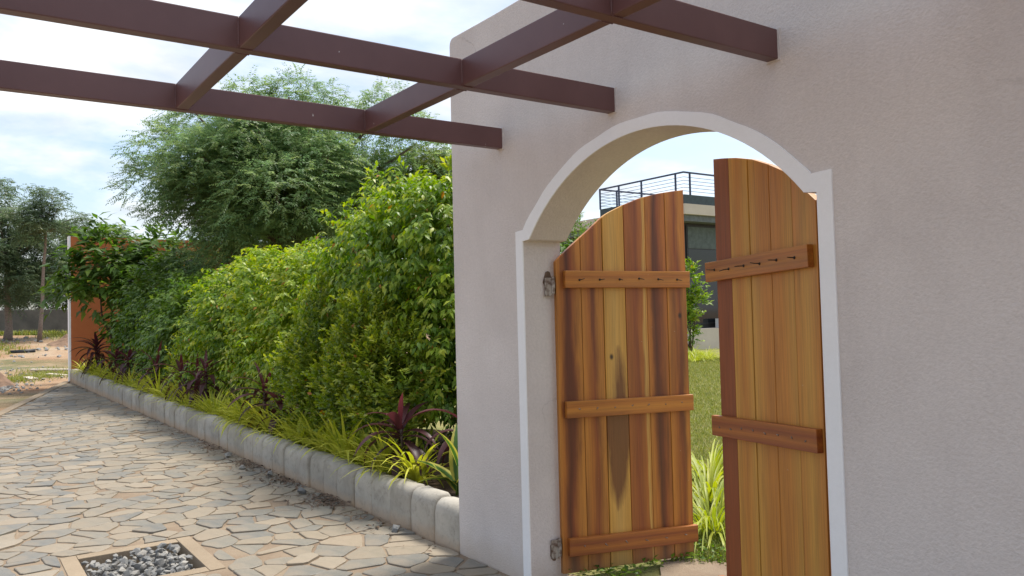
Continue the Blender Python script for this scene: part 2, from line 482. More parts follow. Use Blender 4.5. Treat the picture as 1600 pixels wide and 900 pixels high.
# ------------------------------------------------------------------ wood for the gate: one material per board, from colour stops across its width
def wood(name, width, stops, seed, flame=None, knot=None, streak=0.5):
    m, n, l, b = new_mat(name)
    t = n.new('ShaderNodeTexCoord')
    s = n.new('ShaderNodeSeparateXYZ')
    l.new(t.outputs['Object'], s.inputs[0])
    u = mathn(n, l, 'ADD', mathn(n, l, 'DIVIDE', s.outputs[0], width), 0.5)
    low = noise(n, l, obj_vec(n, l, (5, 5, 1.1), (seed, 0, seed * 1.7)), 1.0, 4, 0.5)
    uw = mathn(n, l, 'ADD', u, mathn(n, l, 'MULTIPLY', mathn(n, l, 'SUBTRACT', low, 0.5), 0.75))
    c = ramp(n, l, uw, stops)
    # cathedral figure and dark heartwood streaks
    fig = noise(n, l, obj_vec(n, l, (16, 16, 0.9), (seed * 2.1, 0, seed)), 1.0, 6, 0.6, 0.6)
    c = mixc(n, l, mathn(n, l, 'MULTIPLY', ramp(n, l, fig, [(0.50, 0.0), (0.72, 1.0)]), streak), c, (0.105, 0.030, 0.012))
    for uc, hw, zw, zp in (flame or ()):    # dark heartwood tongue: u centre, half width, z of the wide end, z of the point
        edge = noise(n, l, obj_vec(n, l, (30, 30, 5), (seed, 0, zw)), 1.0, 4, 0.6)
        du = mathn(n, l, 'ABSOLUTE', mathn(n, l, 'SUBTRACT', mathn(n, l, 'ADD', uw, mathn(n, l, 'MULTIPLY', mathn(n, l, 'SUBTRACT', edge, .5), .5)), uc))
        zz = mathn(n, l, 'DIVIDE', mathn(n, l, 'SUBTRACT', s.outputs[2], zp), zw - zp, True)
        inside = mathn(n, l, 'LESS_THAN', mathn(n, l, 'MULTIPLY', mathn(n, l, 'SUBTRACT', s.outputs[2], zw), 1 if zw > zp else -1), .05)
        e2 = mathn(n, l, 'MULTIPLY', mathn(n, l, 'POWER', zz, .34 if zp > zw else .5), hw)
        f = mathn(n, l, 'SUBTRACT', e2, du)
        c = mixc(n, l, mathn(n, l, 'MULTIPLY', ramp(n, l, f, [(0.0, 0.0), (0.30, 0.85)]), inside), c, (0.13, 0.034, 0.012))
    if knot:
        ku, kz = knot
        kx = mathn(n, l, 'MULTIPLY', mathn(n, l, 'SUBTRACT', u, ku), width)
        kk = mathn(n, l, 'MULTIPLY', mathn(n, l, 'SUBTRACT', s.outputs[2], kz), 0.7)
        r = mathn(n, l, 'SQRT', mathn(n, l, 'ADD', mathn(n, l, 'MULTIPLY', kx, kx), mathn(n, l, 'MULTIPLY', kk, kk)))
        c = mixc(n, l, ramp(n, l, r, [(0.006, 0.95), (0.016, 0.0)]), c, (0.03, 0.012, 0.006))
    grain = noise(n, l, obj_vec(n, l, (110, 110, 2.2), (0, 0, seed)), 1.0, 5, 0.65)
    c = mixc(n, l, 0.65, c, ramp(n, l, grain, [(0.28, 0.60), (0.6, 1.05)]), 'MULTIPLY')
    # bleached patches near the top, small white specks
    speck = noise(n, l, obj_vec(n, l, (1, 1, 1), (seed, seed, 0)), 60, 2, 0.4)
    c = mixc(n, l, ramp(n, l, speck, [(0.78, 0.0), (0.80, 0.5)]), c, (0.55, 0.50, 0.42))
    g2 = noise(n, l, obj_vec(n, l, (260, 260, 5), (0, 0, seed)), 1.0, 3, 0.6)
    c = mixc(n, l, 0.25, c, ramp(n, l, g2, [(0.35, 0.6), (0.6, 1.05)]), 'MULTIPLY')
    if width > .11:
        ft = mathn(n, l, 'ADD', s.outputs[2], mathn(n, l, 'MULTIPLY', fig, .2))
        c = mixc(n, l, ramp(n, l, ft, [(0.10, 0.55), (0.26, 0.0)]), c, (0.24, 0.145, 0.075))
    l.new(c, b.inputs['Base Color'])
    l.new(ramp(n, l, low, [(0.3, 0.42), (0.7, 0.58)]), b.inputs['Roughness'])
    b.inputs['Specular IOR Level'].default_value = 0.45
    b.inputs['Coat Weight'].default_value = 0.18
    b.inputs['Coat Roughness'].default_value = 0.3
    bump(n, l, grain, 0.3, 0.002, b)
    return m

Y_ = (0.58, 0.295, 0.050); O_ = (0.53, 0.212, 0.032); B_ = (0.41, 0.135, 0.021); R_ = (0.27, 0.070, 0.017); D_ = (0.10, 0.026, 0.010); P_ = (0.60, 0.345, 0.085)

# ------------------------------------------------------------------ ground, paving, lawn
def grid_mesh(name, xs, ys, hfun):
    X, Y = np.meshgrid(xs, ys)
    Z = hfun(X, Y)
    V = np.stack([X.ravel(), Y.ravel(), Z.ravel()], 1)
    nx, ny = len(xs), len(ys)
    i = np.arange((ny - 1) * (nx - 1))
    a = (i // (nx - 1)) * nx + i % (nx - 1)
    return fast_mesh(name, V, np.stack([a, a + 1, a + nx + 1, a + nx], 1), smooth=True)

def sstep(t):
    t = np.clip(t, 0, 1)
    return t * t * (3 - 2 * t)

def rise(X, Y):
    lumps = 0.05 * np.sin(X * 0.9 + Y * 0.4) * np.sin(Y * 0.7 - X * 0.3) * sstep((-X - 20) / 8)
    return -0.035 - 0.25 * (1 - sstep((-X - 8) / 4)) * sstep((Y + 0.02 + (X + 24.25) * 0.2352 - .3) / 1.0) * (X < 4) * (Y < 1) + 0.95 * sstep((-X - 27) / 32) + lumps

xs = np.concatenate([np.linspace(-2500, -90, 14), np.linspace(-85, -10, 110), np.linspace(-8, 60, 12), np.linspace(100, 2500, 8)])
ys = np.concatenate([np.linspace(-2500, -60, 10), np.linspace(-50, -12, 12), np.linspace(-10, 12, 60), np.linspace(16, 60, 10), np.linspace(100, 2500, 8)])
tag(obj('ground', grid_mesh('ground', xs, ys, rise), M['dirt']), kind='structure')

EDGE_A, EDGE_B = np.array([-24.25, -0.02]), np.array([-16.13, -1.93])      # left edge of the paved drive
def edge_y(x): return EDGE_A[1] + (x - EDGE_A[0]) * (EDGE_B[1] - EDGE_A[1]) / (EDGE_B[0] - EDGE_A[0])

pavement = empty('pavement'); tag(pavement, kind='structure')
XR = 3.0
bm = bmesh.new()
def quad(pts): bm.faces.new([bm.verts.new((x, y, 0.0)) for x, y in pts])
hx0, hx1, hy0, hy1 = -5.96, -5.08, -2.05, -1.27
quad([(-24.25, 0), (-24.25, -.04), (hx0, float(edge_y(hx0))), (hx0, 0)])
quad([(hx1, 0), (hx1, float(edge_y(hx1))), (XR, float(edge_y(XR))), (XR, 0)])
quad([(hx0, 0), (hx0, hy1), (hx1, hy1), (hx1, 0)])
quad([(hx0, hy0), (hx0, float(edge_y(hx0))), (hx1, float(edge_y(hx1))), (hx1, hy0)])
vs = [bm.verts.new(p) for p in ((-3.66, 0.0, 0.0), (-1.77, 0.0, 0.0), (-1.77, 0.30, 0.0), (-3.66, 0.30, 0.0))]
bm.faces.new(vs)
bmesh.ops.recalc_face_normals(bm, faces=bm.faces[:])
obj('mortar_bed', bm_mesh('mortar_bed', bm), M['mortar'], pavement)
# pale cement strip along the drive's open edge
bm = bmesh.new()
e0 = Vector((-24.3, float(edge_y(-24.3)), 0)); e1 = Vector((XR, float(edge_y(XR)), 0))
ed = (e1 - e0).normalized(); en = Vector((-ed.y, ed.x, 0))
if en.y > 0: en = -en
a = e0 - en * 0.03; b_ = e1 - en * 0.03
vs = [bm.verts.new((p.x, p.y, z)) for z in (-0.06, 0.018) for p in (a, b_, b_ + en * 0.16, a + en * 0.16)]
for f in ((4, 5, 6, 7), (0, 1, 5, 4), (2, 3, 7, 6), (1, 2, 6, 5), (3, 0, 4, 7)):
    bm.faces.new([vs[i] for i in f])
bmesh.ops.recalc_face_normals(bm, faces=bm.faces[:])
obj('edge_strip', bm_mesh('edge_strip', bm), M['cement'], pavement)

rng = np.random.default_rng(11)
def clip(poly, nrm, d):
    """keep points with nrm.p <= d"""
    out = []
    k = len(poly)
    for i in range(k):
        p, q = poly[i], poly[(i + 1) % k]
        a = p[0] * nrm[0] + p[1] * nrm[1] - d
        b = q[0] * nrm[0] + q[1] * nrm[1] - d
        if a <= 0: out.append(p)
        if (a < 0 < b) or (b < 0 < a):
            t = a / (a - b)
            out.append((p[0] + (q[0] - p[0]) * t, p[1] + (q[1] - p[1]) * t))
    return out

# crazy paving: stones longer across the drive than along it, rows turning slightly
ANG = rad(48)
ca, sa = math.cos(ANG), math.sin(ANG)
SX, SY = 0.235, 0.165
DR = (-5.97, -5.07, -2.06, -1.26)      # drain frame rectangle x0,x1,y0,y1
seeds = []
for i in range(-130, 130):
    for j in range(-150, 150):
        gx = (i + rng.uniform(-0.44, 0.44) + 0.5 * (j % 2)) * SX
        gy = (j + rng.uniform(-0.44, 0.44)) * SY
        if rng.random() < 0.10: continue
        x, y = gx * ca - gy * sa - 8, gx * sa + gy * ca - 2
        if -25 < x < 0.6 and edge_y(x) - 0.5 < y < 0.5: seeds.append((x, y))
seeds = np.array(seeds)
stones = []
for k, (x, y) in enumerate(seeds):
    if y > -0.02 or y < edge_y(x) + 0.05: continue
    d2 = (seeds[:, 0] - x) ** 2 + (seeds[:, 1] - y) ** 2
    nb = np.argpartition(d2, 22)[:22]; nb = nb[d2[nb] > 1e-9]; nb = nb[np.argsort(d2[nb])]
    poly = [(x - .6, y - .6), (x + .6, y - .6), (x + .6, y + .6), (x - .6, y + .6)]
    gap = 0.002 + 0.009 * rng.random()
    for q in nb:
        vx, vy = seeds[q, 0] - x, seeds[q, 1] - y
        L = math.hypot(vx, vy)
        nx, ny = vx / L, vy / L
        poly = clip(poly, (nx, ny), nx * x + ny * y + L / 2 - gap * rng.uniform(0.5, 1.5))
        if len(poly) < 3: break
    if len(poly) < 3: continue
    poly = clip(poly, (0, 1), -0.012)
    if len(poly) < 3: continue
    en_ = (en.x, en.y)
    poly = clip(poly, en_, en_[0] * EDGE_A[0] + en_[1] * EDGE_A[1] - 0.035)
    if len(poly) < 3: continue
    cx = sum(p[0] for p in poly) / len(poly); cy = sum(p[1] for p in poly) / len(poly)
    if DR[0] - .02 < cx < DR[1] + .02 and DR[2] - .02 < cy < DR[3] + .02: continue
    if DR[0] - .5 < cx < DR[1] + .5 and DR[2] - .5 < cy < DR[3] + .5:
        if cx < DR[0]: poly = clip(poly, (1, 0), DR[0] - .01)
        elif cx > DR[1]: poly = clip(poly, (-1, 0), -DR[1] - .01)
        if len(poly) > 2 and cy < DR[2]: poly = clip(poly, (0, 1), DR[2] - .01)
        elif len(poly) > 2 and cy > DR[3]: poly = clip(poly, (0, -1), -DR[3] - .01)
        if len(poly) < 3: continue
    # chip the corners so that no outline is a clean polygon
    pp = []
    for i in range(len(poly)):
        p, q, r0 = np.array(poly[i]), np.array(poly[(i + 1) % len(poly)]), np.array(poly[i - 1])
        lq, lr = np.linalg.norm(q - p), np.linalg.norm(r0 - p)
        if min(lq, lr) < 0.012: continue
        c1 = min(rng.uniform(0.006, 0.03), lr * .3); c2 = min(rng.uniform(0.006, 0.03), lq * .3)
        pp.append(p + (r0 - p) / lr * c1); pp.append(p + (q - p) / lq * c2)
        if lq > 0.14:
            mid = (p + q) / 2
            nrm = np.array([-(q - p)[1], (q - p)[0]]) / lq
            pp.append(mid + nrm * rng.uniform(-0.002, 0.009))
    if len(pp) < 4: continue
    area = 0.5 * abs(sum(pp[i][0] * pp[(i + 1) % len(pp)][1] - pp[(i + 1) % len(pp)][0] * pp[i][1] for i in range(len(pp))))
    if area < 0.0025: continue
    stones.append((np.array(pp), area))

def stone_arrays(pp):
    c = pp.mean(0)
    h = rng.uniform(0.005, 0.012) + (rng.random() < .12) * rng.uniform(0, .008)
    tilt = rng.normal(0, 0.007, 2)
    def z(P): return h + (P - c) @ tilt
    inn = c + (pp - c) * (1 - 0.005 / np.linalg.norm(pp - c, axis=1, keepdims=True))
    k = len(pp)
    V = [np.c_[pp, np.full(k, -0.012)], np.c_[pp, z(pp) - 0.003], np.c_[inn, z(inn)]]
    V = np.vstack(V)
    F = []
    for i in range(k):
        j = (i + 1) % k
        F += [(i, j, k + j, k + i), (k + i, k + j, 2 * k + j, 2 * k + i)]
    F.append(tuple(range(2 * k, 3 * k)))
    return V, F

CAMXY = np.array([0, -2.6456])
def seen_size(s):
    d = np.linalg.norm(s[0].mean(0) - CAMXY)
    c = s[0].mean(0) - CAMXY
    ang = math.degrees(math.atan2(c @ np.array([0.5739, 0.8190]), c @ np.array([-0.8181, 0.5741])))
    return s[1] / d ** 3 if (-34.5 < ang < 3 and d > 3.3) else 0
stones.sort(key=seen_size, reverse=True)
restV, restF, restT, off = [], [], [], 0
for k, (pp, area) in enumerate(stones):
    V, F = stone_arrays(pp)
    t = float(np.clip(rng.choice([0.06, 0.2, 0.36, 0.5, 0.66, 0.82, 0.97], p=[.17, .19, .17, .15, .14, .12, .06]) + rng.normal(0, .05), 0, 1))
    t = .48 + (t - .48) * .78
    if k < 300:
        me = bpy.data.meshes.new('paving_stone')
        c = np.array([*pp.mean(0), 0])
        me.from_pydata((V - c).tolist(), [], F)
        a = me.attributes.new('tone', 'FLOAT', 'POINT')
        a.data.foreach_set('value', np.full(len(V), t, dtype=np.float32))
        obj('paving_stone', me, M['slate'], pavement, loc=c)
    else:
        restV += V.tolist(); restF += [tuple(i + off for i in f) for f in F]; restT += [t] * len(V); off += len(V)
me = bpy.data.meshes.new('small_paving_stones')
me.from_pydata(restV, [], restF)
a = me.attributes.new('tone', 'FLOAT', 'POINT'); a.data.foreach_set('value', np.array(restT, dtype=np.float32))
tag(obj('distant_paving_stones', me, M['slate'], pavement), kind='stuff')

# drain pit with gravel
drain = empty('gravel_drain', (-5.52, -1.66, 0))
tag(drain, 'square pit of loose grey gravel with a cement rim sunk in the paving', 'drain')
fx, fy = 0.35, 0.305
for (x0, x1, y0, y1) in ((-.45, .45, fy, .40), (-.45, .45, -.40, -fy), (-.45, -fx, -fy, fy), (fx, .45, -fy, fy)):
    obj('cement_rim', box_mesh('cement_rim', x0 + .001, x1 - .001, y0 + .001, y1 - .001, -0.16, 0.006 + 0.0015 * (y1 == .40), 0.004), M['cement'], drain)
obj('pit_floor', box_mesh('pit_floor', -fx, fx, -fy, fy, -.2, -.095), M['gravel'], drain)
rocks = []
for k in range(10):
    bm = bmesh.new()
    r_ = random.Random(50 + k)
    vs = []
    for _ in range(13):
        d = Vector((r_.gauss(0, 1), r_.gauss(0, 1), r_.gauss(0, 1))).normalized()
        vs.append(bm.verts.new((d.x * r_.uniform(.8, 1.1), d.y * r_.uniform(.6, .85), d.z * r_.uniform(.42, .6))))
    h = bmesh.ops.convex_hull(bm, input=vs)
    bmesh.ops.delete(bm, geom=[g for g in h['geom_interior'] if isinstance(g, bmesh.types.BMVert)], context='VERTS')
    me = bm_mesh('gravel_stone', bm); me.materials.append(M['gravel'])
    rocks.append(me)
for k in range(230):
    o = obj('gravel_stone', rocks[k % 10], None, drain,
            loc=(rng.uniform(-fx + .03, fx - .03), rng.uniform(-fy + .03, fy - .03), -.068 + .068 * (k / 230) ** 1.1 + rng.uniform(0, .012)),
            rot=(rng.normal(0, .35), rng.normal(0, .35), rng.uniform(0, 6.28)))
    s = rng.uniform(.020, .038) * (1.0 if k < 150 else 1.05)
    o.scale = (s, s, s)

# kerb of rounded concrete blocks
kerb = empty('kerb'); tag(kerb, kind='structure')
def kerb_mesh(seed):
    r_ = random.Random(seed)
    w = 0.322 + r_.uniform(-.005, .005)
    prof = [(0.0, -0.10), (0.0, 0.20), (0.006, 0.245), (0.022, 0.275), (0.050, 0.293), (0.085, 0.298), (0.135, 0.294), (0.152, 0.27), (0.152, -0.10)]
    xs_ = [-w / 2, -w / 2 + .010, -w / 2 + .03, -w / 6, w / 6, w / 2 - .03, w / 2 - .010, w / 2]
    ins = [.014, .004, 0, 0, 0, 0, .004, .014]
    bm = bmesh.new()
    rings = []
    for x, q in zip(xs_, ins):
        ring = []
        for (y, z) in prof:
            yy = y + q * (1 if y < .08 else -1) + r_.uniform(-.002, .002)
            zz = z - (q if z > .2 else 0) + (r_.uniform(-.003, .003) if z > 0 else 0)
            ring.append(bm.verts.new((x + r_.uniform(-.0015, .0015), yy, zz)))
        rings.append(ring)
    for a, b in zip(rings[:-1], rings[1:]):
        for i in range(len(prof) - 1):
            bm.faces.new((a[i], b[i], b[i + 1], a[i + 1]))
    bm.faces.new(rings[0]); bm.faces.new(rings[-1][::-1])
    bmesh.ops.recalc_face_normals(bm, faces=bm.faces[:])
    me = bm_mesh('kerb_stone', bm, True)
    me.materials.append(M['kerb'])
    return me
kms = [kerb_mesh(k) for k in range(7)]
kx = -4.425 - .163
k = 0
while kx > -24.15:
    obj('kerb_stone', kms[(k * 5 + k // 3) % 7], None, kerb, loc=(kx, 0.006 + rng.normal(0, .006), rng.normal(0, .006) + 0.0015 * k * 0.6),
        rot=(rng.normal(0, .008), rng.normal(0, .006), rng.normal(0, .008)))
    kx -= .3255
    k += 1

# planting bed and lawn behind the kerb and the wall
def bed_h(X, Y):
    return 0.265 * (1 - sstep((Y - 1.7) / .7)) - 0.05 + 0.02 * np.sin(X * 5.1) * np.sin(Y * 6.3) + 0.03 * sstep((Y - .2) / .6)
tag(obj('planting_bed', grid_mesh('planting_bed', np.linspace(-24.15, -4.44, 120), np.linspace(0.12, 2.5, 30), bed_h), M['soil']), kind='structure')
tag(obj('lawn', grid_mesh('lawn', np.linspace(-60, 20, 60), np.concatenate([np.linspace(.262, 12, 30), np.linspace(14, 60, 20)]),
    lambda X, Y: 0.012 * np.sin(X * 1.3) * np.sin(Y * 1.7) - 0.012 + 0 * X - 1.2 * (X < -24.0) * (Y < 40)), M['lawn']), kind='structure')
bm = bmesh.new()
vs = []
for k in range(22):
    a = 2 * math.pi * k / 22
    q = 1 + .18 * math.sin(3 * a + 1) + .1 * math.sin(5 * a)
    vs.append(bm.verts.new((-2.85 + .62 * q * math.cos(a), 0.72 + .42 * q * math.sin(a), 0.016)))
bm.faces.new(vs)
tag(obj('dirt_path', bm_mesh('dirt_path', bm), M['mortar']), kind='structure')

# ------------------------------------------------------------------ gate wall
T = 0.26
def arc3(p0, p1, p2, n):
    ax, ay = p0; bx, by = p1; cx, cy = p2
    d = 2 * (ax * (by - cy) + bx * (cy - ay) + cx * (ay - by))
    ux = ((ax**2 + ay**2) * (by - cy) + (bx**2 + by**2) * (cy - ay) + (cx**2 + cy**2) * (ay - by)) / d
    uy = ((ax**2 + ay**2) * (cx - bx) + (bx**2 + by**2) * (ax - cx) + (cx**2 + cy**2) * (bx - ax)) / d
    R = math.hypot(ax - ux, ay - uy)
    t0, t1 = math.atan2(ay - uy, ax - ux), math.atan2(cy - uy, cx - ux)
    return [(ux + R * math.cos(t0 + (t1 - t0) * i / n), uy + R * math.sin(t0 + (t1 - t0) * i / n)) for i in range(n + 1)]
NA = 40
inner = [(-3.648, -0.02), (-3.648, 0.64), (-3.648, 1.27), (-3.648, 1.910), (-3.588, 1.915)] + arc3((-3.586, 1.917), (-2.725, 2.345), (-1.838, 1.938), NA) + [(-1.836, 1.934), (-1.780, 1.928), (-1.778, 1.27), (-1.776, .64), (-1.774, -0.02)]
outer = [(-3.714, -0.02), (-3.714, 0.64), (-3.714, 1.27), (-3.715, 1.968), (-3.640, 1.973)] + arc3((-3.638, 1.977), (-2.715, 2.408), (-1.807, 2.004), NA) + [(-1.805, 2.000), (-1.717, 2.004), (-1.714, 1.27), (-1.712, .64), (-1.710, -0.02)]
corner = [(-4.415 + .048 * (1 - math.cos(t)), 3.232 + .053 * math.sin(t)) for t in np.linspace(0, math.pi / 2, 7)]
r_ = random.Random(4)
top_edge = [(x, 3.285 + r_.uniform(-.004, .004)) for x in np.arange(-4.1, 4.2, .22)]
wall_pts = [(-4.42, -0.4)] + corner + top_edge + [(4.4, 3.285), (4.4, -0.4), (-1.774, -0.4)] + inner[::-1] + [(-3.648, -0.4)]
bm = bmesh.new()
prism(bm, wall_pts, 0.0, T)
sharp = [e for e in bm.edges if len(e.link_faces) == 2 and e.calc_face_angle() > 0.6 and not (-3.66 < e.verts[0].co.x < -1.76 and e.verts[0].co.z < 2.4) and e.verts[0].co.z > -.3 or (abs(e.verts[0].co.x + 4.42) < .01 and abs(e.verts[1].co.x + 4.415) < .02 and e.verts[0].co.y == e.verts[1].co.y)]
bmesh.ops.bevel(bm, geom=sharp, offset=0.014, segments=3, affect='EDGES', profile=0.5)
gate_wall = obj('gate_wall', bm_mesh('gate_wall', bm), M['wall'])
tag(gate_wall, 'tall mauve grey stucco wall pierced by a white edged arched gateway', 'wall')
# white arch trim, slightly uneven hand-painted band
bm = bmesh.new()
def jit(p, k, amp):
    return (p[0] + amp * math.sin(k * 1.7) * .6 + amp * math.sin(k * .61 + 1), p[1] + amp * math.sin(k * 1.1 + 2))
rows = []
for k, (pi, po) in enumerate(zip(inner, outer)):
    if 4 < k < len(inner) - 5: po = jit(po, k, .0028)
    rows.append([bm.verts.new((pi[0], 0.0, pi[1])), bm.verts.new((pi[0], -.007, pi[1])), bm.verts.new((po[0], -.007, po[1])), bm.verts.new((po[0], 0.0, po[1]))])
for a, b in zip(rows[:-1], rows[1:]):
    for i in range(3):
        bm.faces.new((a[i], a[i + 1], b[i + 1], b[i]))
bmesh.ops.recalc_face_normals(bm, faces=bm.faces[:])
obj('arch_trim', bm_mesh('arch_trim', bm), M['trim'], gate_wall)

# ------------------------------------------------------------------ pergola
pergola = empty('pergola', (-2.9, -5.6, 0))
tag(pergola, 'maroon painted steel pergola of crossing beams let into the stucco wall', 'pergola')
def pbox(name, x0, x1, y0, y1, z0, z1, bev=.004):
    ox, oy = -2.9, -5.6
    return obj(name, box_mesh(name, x0 - ox, x1 - ox, y0 - oy, y1 - oy, z0, z1, bev), M['steel'], pergola)
ZB0, ZB1 = 2.468, 2.585
RX = [-3.853, -2.888, -1.955, -1.02, -0.085]
for x in RX:
    pbox('rafter', x - .026, x + .026, -5.6, 0.05, ZB0, ZB1)
for yc in (-.842, -1.772, -2.702, -3.632, -4.562):
    for xa, xb in zip(RX[:-1], RX[1:]):
        pbox('crossbeam', xa + .0262, xb - .0262, yc - .026, yc + .026, ZB0 + .002, ZB1 - .002)
for yc in (-.842, -1.772):
    for xa, xb in zip(RX[:3], RX[1:4]):
        for xx, sg in ((xa + .026, 1), (xb - .026, -1)):
            bm = bmesh.new()
            rr = random.Random(int(xx * 1000 + yc * 77))
            for (ya, za, yb, zb) in ((-.027, ZB0 + .004, -.027, ZB1 - .004), (-.026, ZB0 + .001, .026, ZB0 + .001)):
                pts = [(xx + 2.9 + sg * .001, yc + 5.6 + ya + (yb - ya) * t_ / 9, za + (zb - za) * t_ / 9) for t_ in range(10)]
                tube(bm, pts, [rr.uniform(.0022, .0042) for _ in range(10)], 6)
            obj('weld_bead', bm_mesh('weld_bead', bm, True), M['steel'], pergola)
pbox('end_beam', RX[0] - .026, RX[-1] + .026, -5.655, -5.601, ZB0, ZB1)
for x in (RX[0], RX[-1]):
    pbox('post', x - .05, x + .05, -5.68, -5.58, 0.0, ZB0 - .001)
# plaster collars round the beam ends
for x in RX[:3]:
    bm = bmesh.new()
    rr = random.Random(int(-x * 100))
    pts = []
    for (px, pz) in ((-.031, ZB0 - .006), (0, ZB0 - .007), (.033, ZB0 - .005), (.036, ZB0 + .04), (.034, ZB0 + .085), (.036, ZB1 + .005), (0, ZB1 + .006), (-.031, ZB1 + .005), (-.03, ZB0 + .06)):
        pts.append((x + px + rr.uniform(-.003, .003), pz + rr.uniform(-.003, .003)))
    prism(bm, pts, -.005, 0.004)
    obj('plaster_collar', bm_mesh('plaster_collar', bm), M['wall'], gate_wall)

# ------------------------------------------------------------------ gate leaves
def leaf_top(s):
    return float(np.interp(s, [0, .07, .146, .21, .3, .34, .45, .56, .68, .78, .88], [1.795, 1.862, 1.925, 1.977, 2.055, 2.083, 2.135, 2.178, 2.208, 2.225, 2.238]))

def make_leaf(loc, rz, sgn, bounds, woods, battens, label):
    """local x runs along the leaf; sgn=+1: hinge at x=0 and free end at +w; sgn=-1: free end at -w"""
    root = empty('gate_leaf', loc, rz)
    tag(root, label, 'gate', 'leaves of the arched wooden gate')
    for k in range(len(bounds) - 1):
        s0, s1 = bounds[k] + .0016, bounds[k + 1] - .0016
        xc = (s0 + s1) / 2 * sgn
        tops = [(s, leaf_top(s)) for s in np.linspace(s1, s0, 6)]
        pts = [(s0, 0.03 + rng.uniform(-.004, .004)), (s1, 0.03 + rng.uniform(-.004, .004))] + tops
        pts = [(s * sgn - xc, z) for s, z in pts]
        if sgn < 0: pts = pts[::-1]
        bm = bmesh.new()
        dy = rng.uniform(-.002, .002)
        prism(bm, pts, dy, .032)
        ed = [e for e in bm.edges if abs(e.verts[0].co.y - dy) < 1e-5 and abs(e.verts[1].co.y - dy) < 1e-5]
        bmesh.ops.bevel(bm, geom=ed, offset=.003, segments=2, affect='EDGES', profile=.5)
        stops, seed, flame, knot, streak = woods[k]
        mt = wood('board_wood', s1 - s0, stops, seed, flame, knot, streak)
        obj('plank', bm_mesh('plank', bm), mt, root, loc=(xc, 0, 0))
    for (z0l, z0r, h, sa_, sb_, stops, seed, nails, side) in battens:
        x0, x1 = sorted((sa_ * sgn, sb_ * sgn))
        za, zb = (z0l, z0r)
        bm = bmesh.new()
        L = x1 - x0
        prism(bm, [(-L / 2, -h / 2), (L / 2, -h / 2), (L / 2, h / 2), (-L / 2, h / 2)], -.034, -.0025)
        bmesh.ops.bevel(bm, geom=bm.edges[:], offset=.0025, segments=2, affect='EDGES', profile=.5)
        # grain runs along the batten: the mesh is built upright and laid down
        bmesh.ops.rotate(bm, verts=bm.verts[:], cent=(0, 0, 0), matrix=Matrix.Rotation(rad(90), 3, 'Y'))
        mt = wood('batten_wood', h, stops, seed, None, None, .45)
        bt = obj('batten', bm_mesh('batten', bm), mt, root, loc=((x0 + x1) / 2, 0, (za + zb) / 2 + h / 2),
                 rot=(0, rad(-90) - math.atan2(zb - za, L), 0))
        for q in range(nails):
            fx_ = (q + .5) / nails
            xx = (-L / 2 + L * (0.03 + .94 * fx_)) 
            bm = bmesh.new()
            tilt = rng.uniform(-.012, .012); tz = rng.uniform(-.010, .006)
            ln = .046 if side == 'long' else rng.uniform(.010, .020) if side == 'mid' else .002
            tube(bm, [(0, -.030, 0), (tz * .4, -.034 - ln * .6, tilt * .4), (tz, -.034 - ln, tilt)], [.0024, .0024, .0018], 7)
            wr = .0075 if side == 'long' else .0045
            tube(bm, [(0, -.0335, 0), (0, -.0362, 0)], [wr, wr * .8], 10)
            # batten local frame: its x axis points along the original z after the turn
            obj('bolt', bm_mesh('bolt', bm, True), M['iron'] if side == 'long' else M['hinge'], bt, loc=(rng.uniform(-.006, .006), 0, -xx))
    for hz in (.18, 1.66):
        bm = bmesh.new()
        tube(bm, [(0, .006, -.05), (0, .006, .05)], [.011, .011], 10)
        tube(bm, [(0, .006, -.016), (0, .006, .016)], [.0135, .0135], 10)
        q = -.016 * sgn
        for (zz0, zz1, xa, xb) in ((-.06, .045, -.05 * sgn, -.004 * sgn),):
            xx0, xx1 = sorted((xa, xb))
            vv = bmesh.ops.create_cube(bm, size=1)['verts']
            for v_ in vv:
                v_.co = Vector((xx0 + (v_.co.x + .5) * (xx1 - xx0), .004 + (v_.co.y + .5) * .005, zz0 + (v_.co.z + .5) * (zz1 - zz0)))
        obj('hinge', bm_mesh('hinge', bm), M['hinge'], root, loc=(q, 0, hz))
    return root

BT = [(0, B_), (.4, O_), (.7, B_), (1, O_)]
BD = [(0, R_), (.35, B_), (.7, R_), (1, B_)]
left_woods = [
    ([(0, O_), (.22, B_), (.45, D_), (.62, R_), (.85, O_), (1, O_)], 1.3, ((.5, .42, .95, 1.58), (.5, .42, .95, .22)), None, .5),
    ([(0, O_), (.3, B_), (.55, R_), (.8, O_), (1, O_)], 5.1, ((.55, .3, 1.66, 1.08), (.7, .2, .95, .6)), None, .55),
    ([(0, Y_), (.5, P_), (1, Y_)], 9.4, ((.66, .42, .96, 1.31), (.45, .85, .94, .34)), (.28, 1.24), .12),
    ([(0, B_), (.5, R_), (.78, B_), (.86, P_), (1, O_)], 2.7, None, None, .4),
    ([(0, O_), (.25, B_), (.45, D_), (.65, R_), (.9, B_), (1, B_)], 7.7, ((.5, .36, .95, 1.9), (.5, .38, .95, .12)), None, .6),
    ([(0, O_), (.3, B_), (.55, R_), (.75, O_), (1, B_)], 4.2, ((.6, .3, .95, 1.5), (.6, .3, .95, .45)), (.62, 1.47), .55)]
right_woods = [     # from the hinge outwards
    ([(0, B_), (.45, B_), (.8, R_), (.93, Y_), (1, P_)], 3.3, None, None, .35),
    ([(0, O_), (.5, Y_), (1, O_)], 6.1, None, None, .3),
    ([(0, O_), (.5, O_), (1, Y_)], 8.2, None, None, .25),
    ([(0, Y_), (.6, O_), (1, O_)], 1.9, None, None, .25),
    ([(0, Y_), (.5, O_), (.9, Y_), (1, Y_)], 5.6, None, None, .3),
    ([(0, R_), (.5, R_), (1, R_)], 9.1, None, None, .6)]
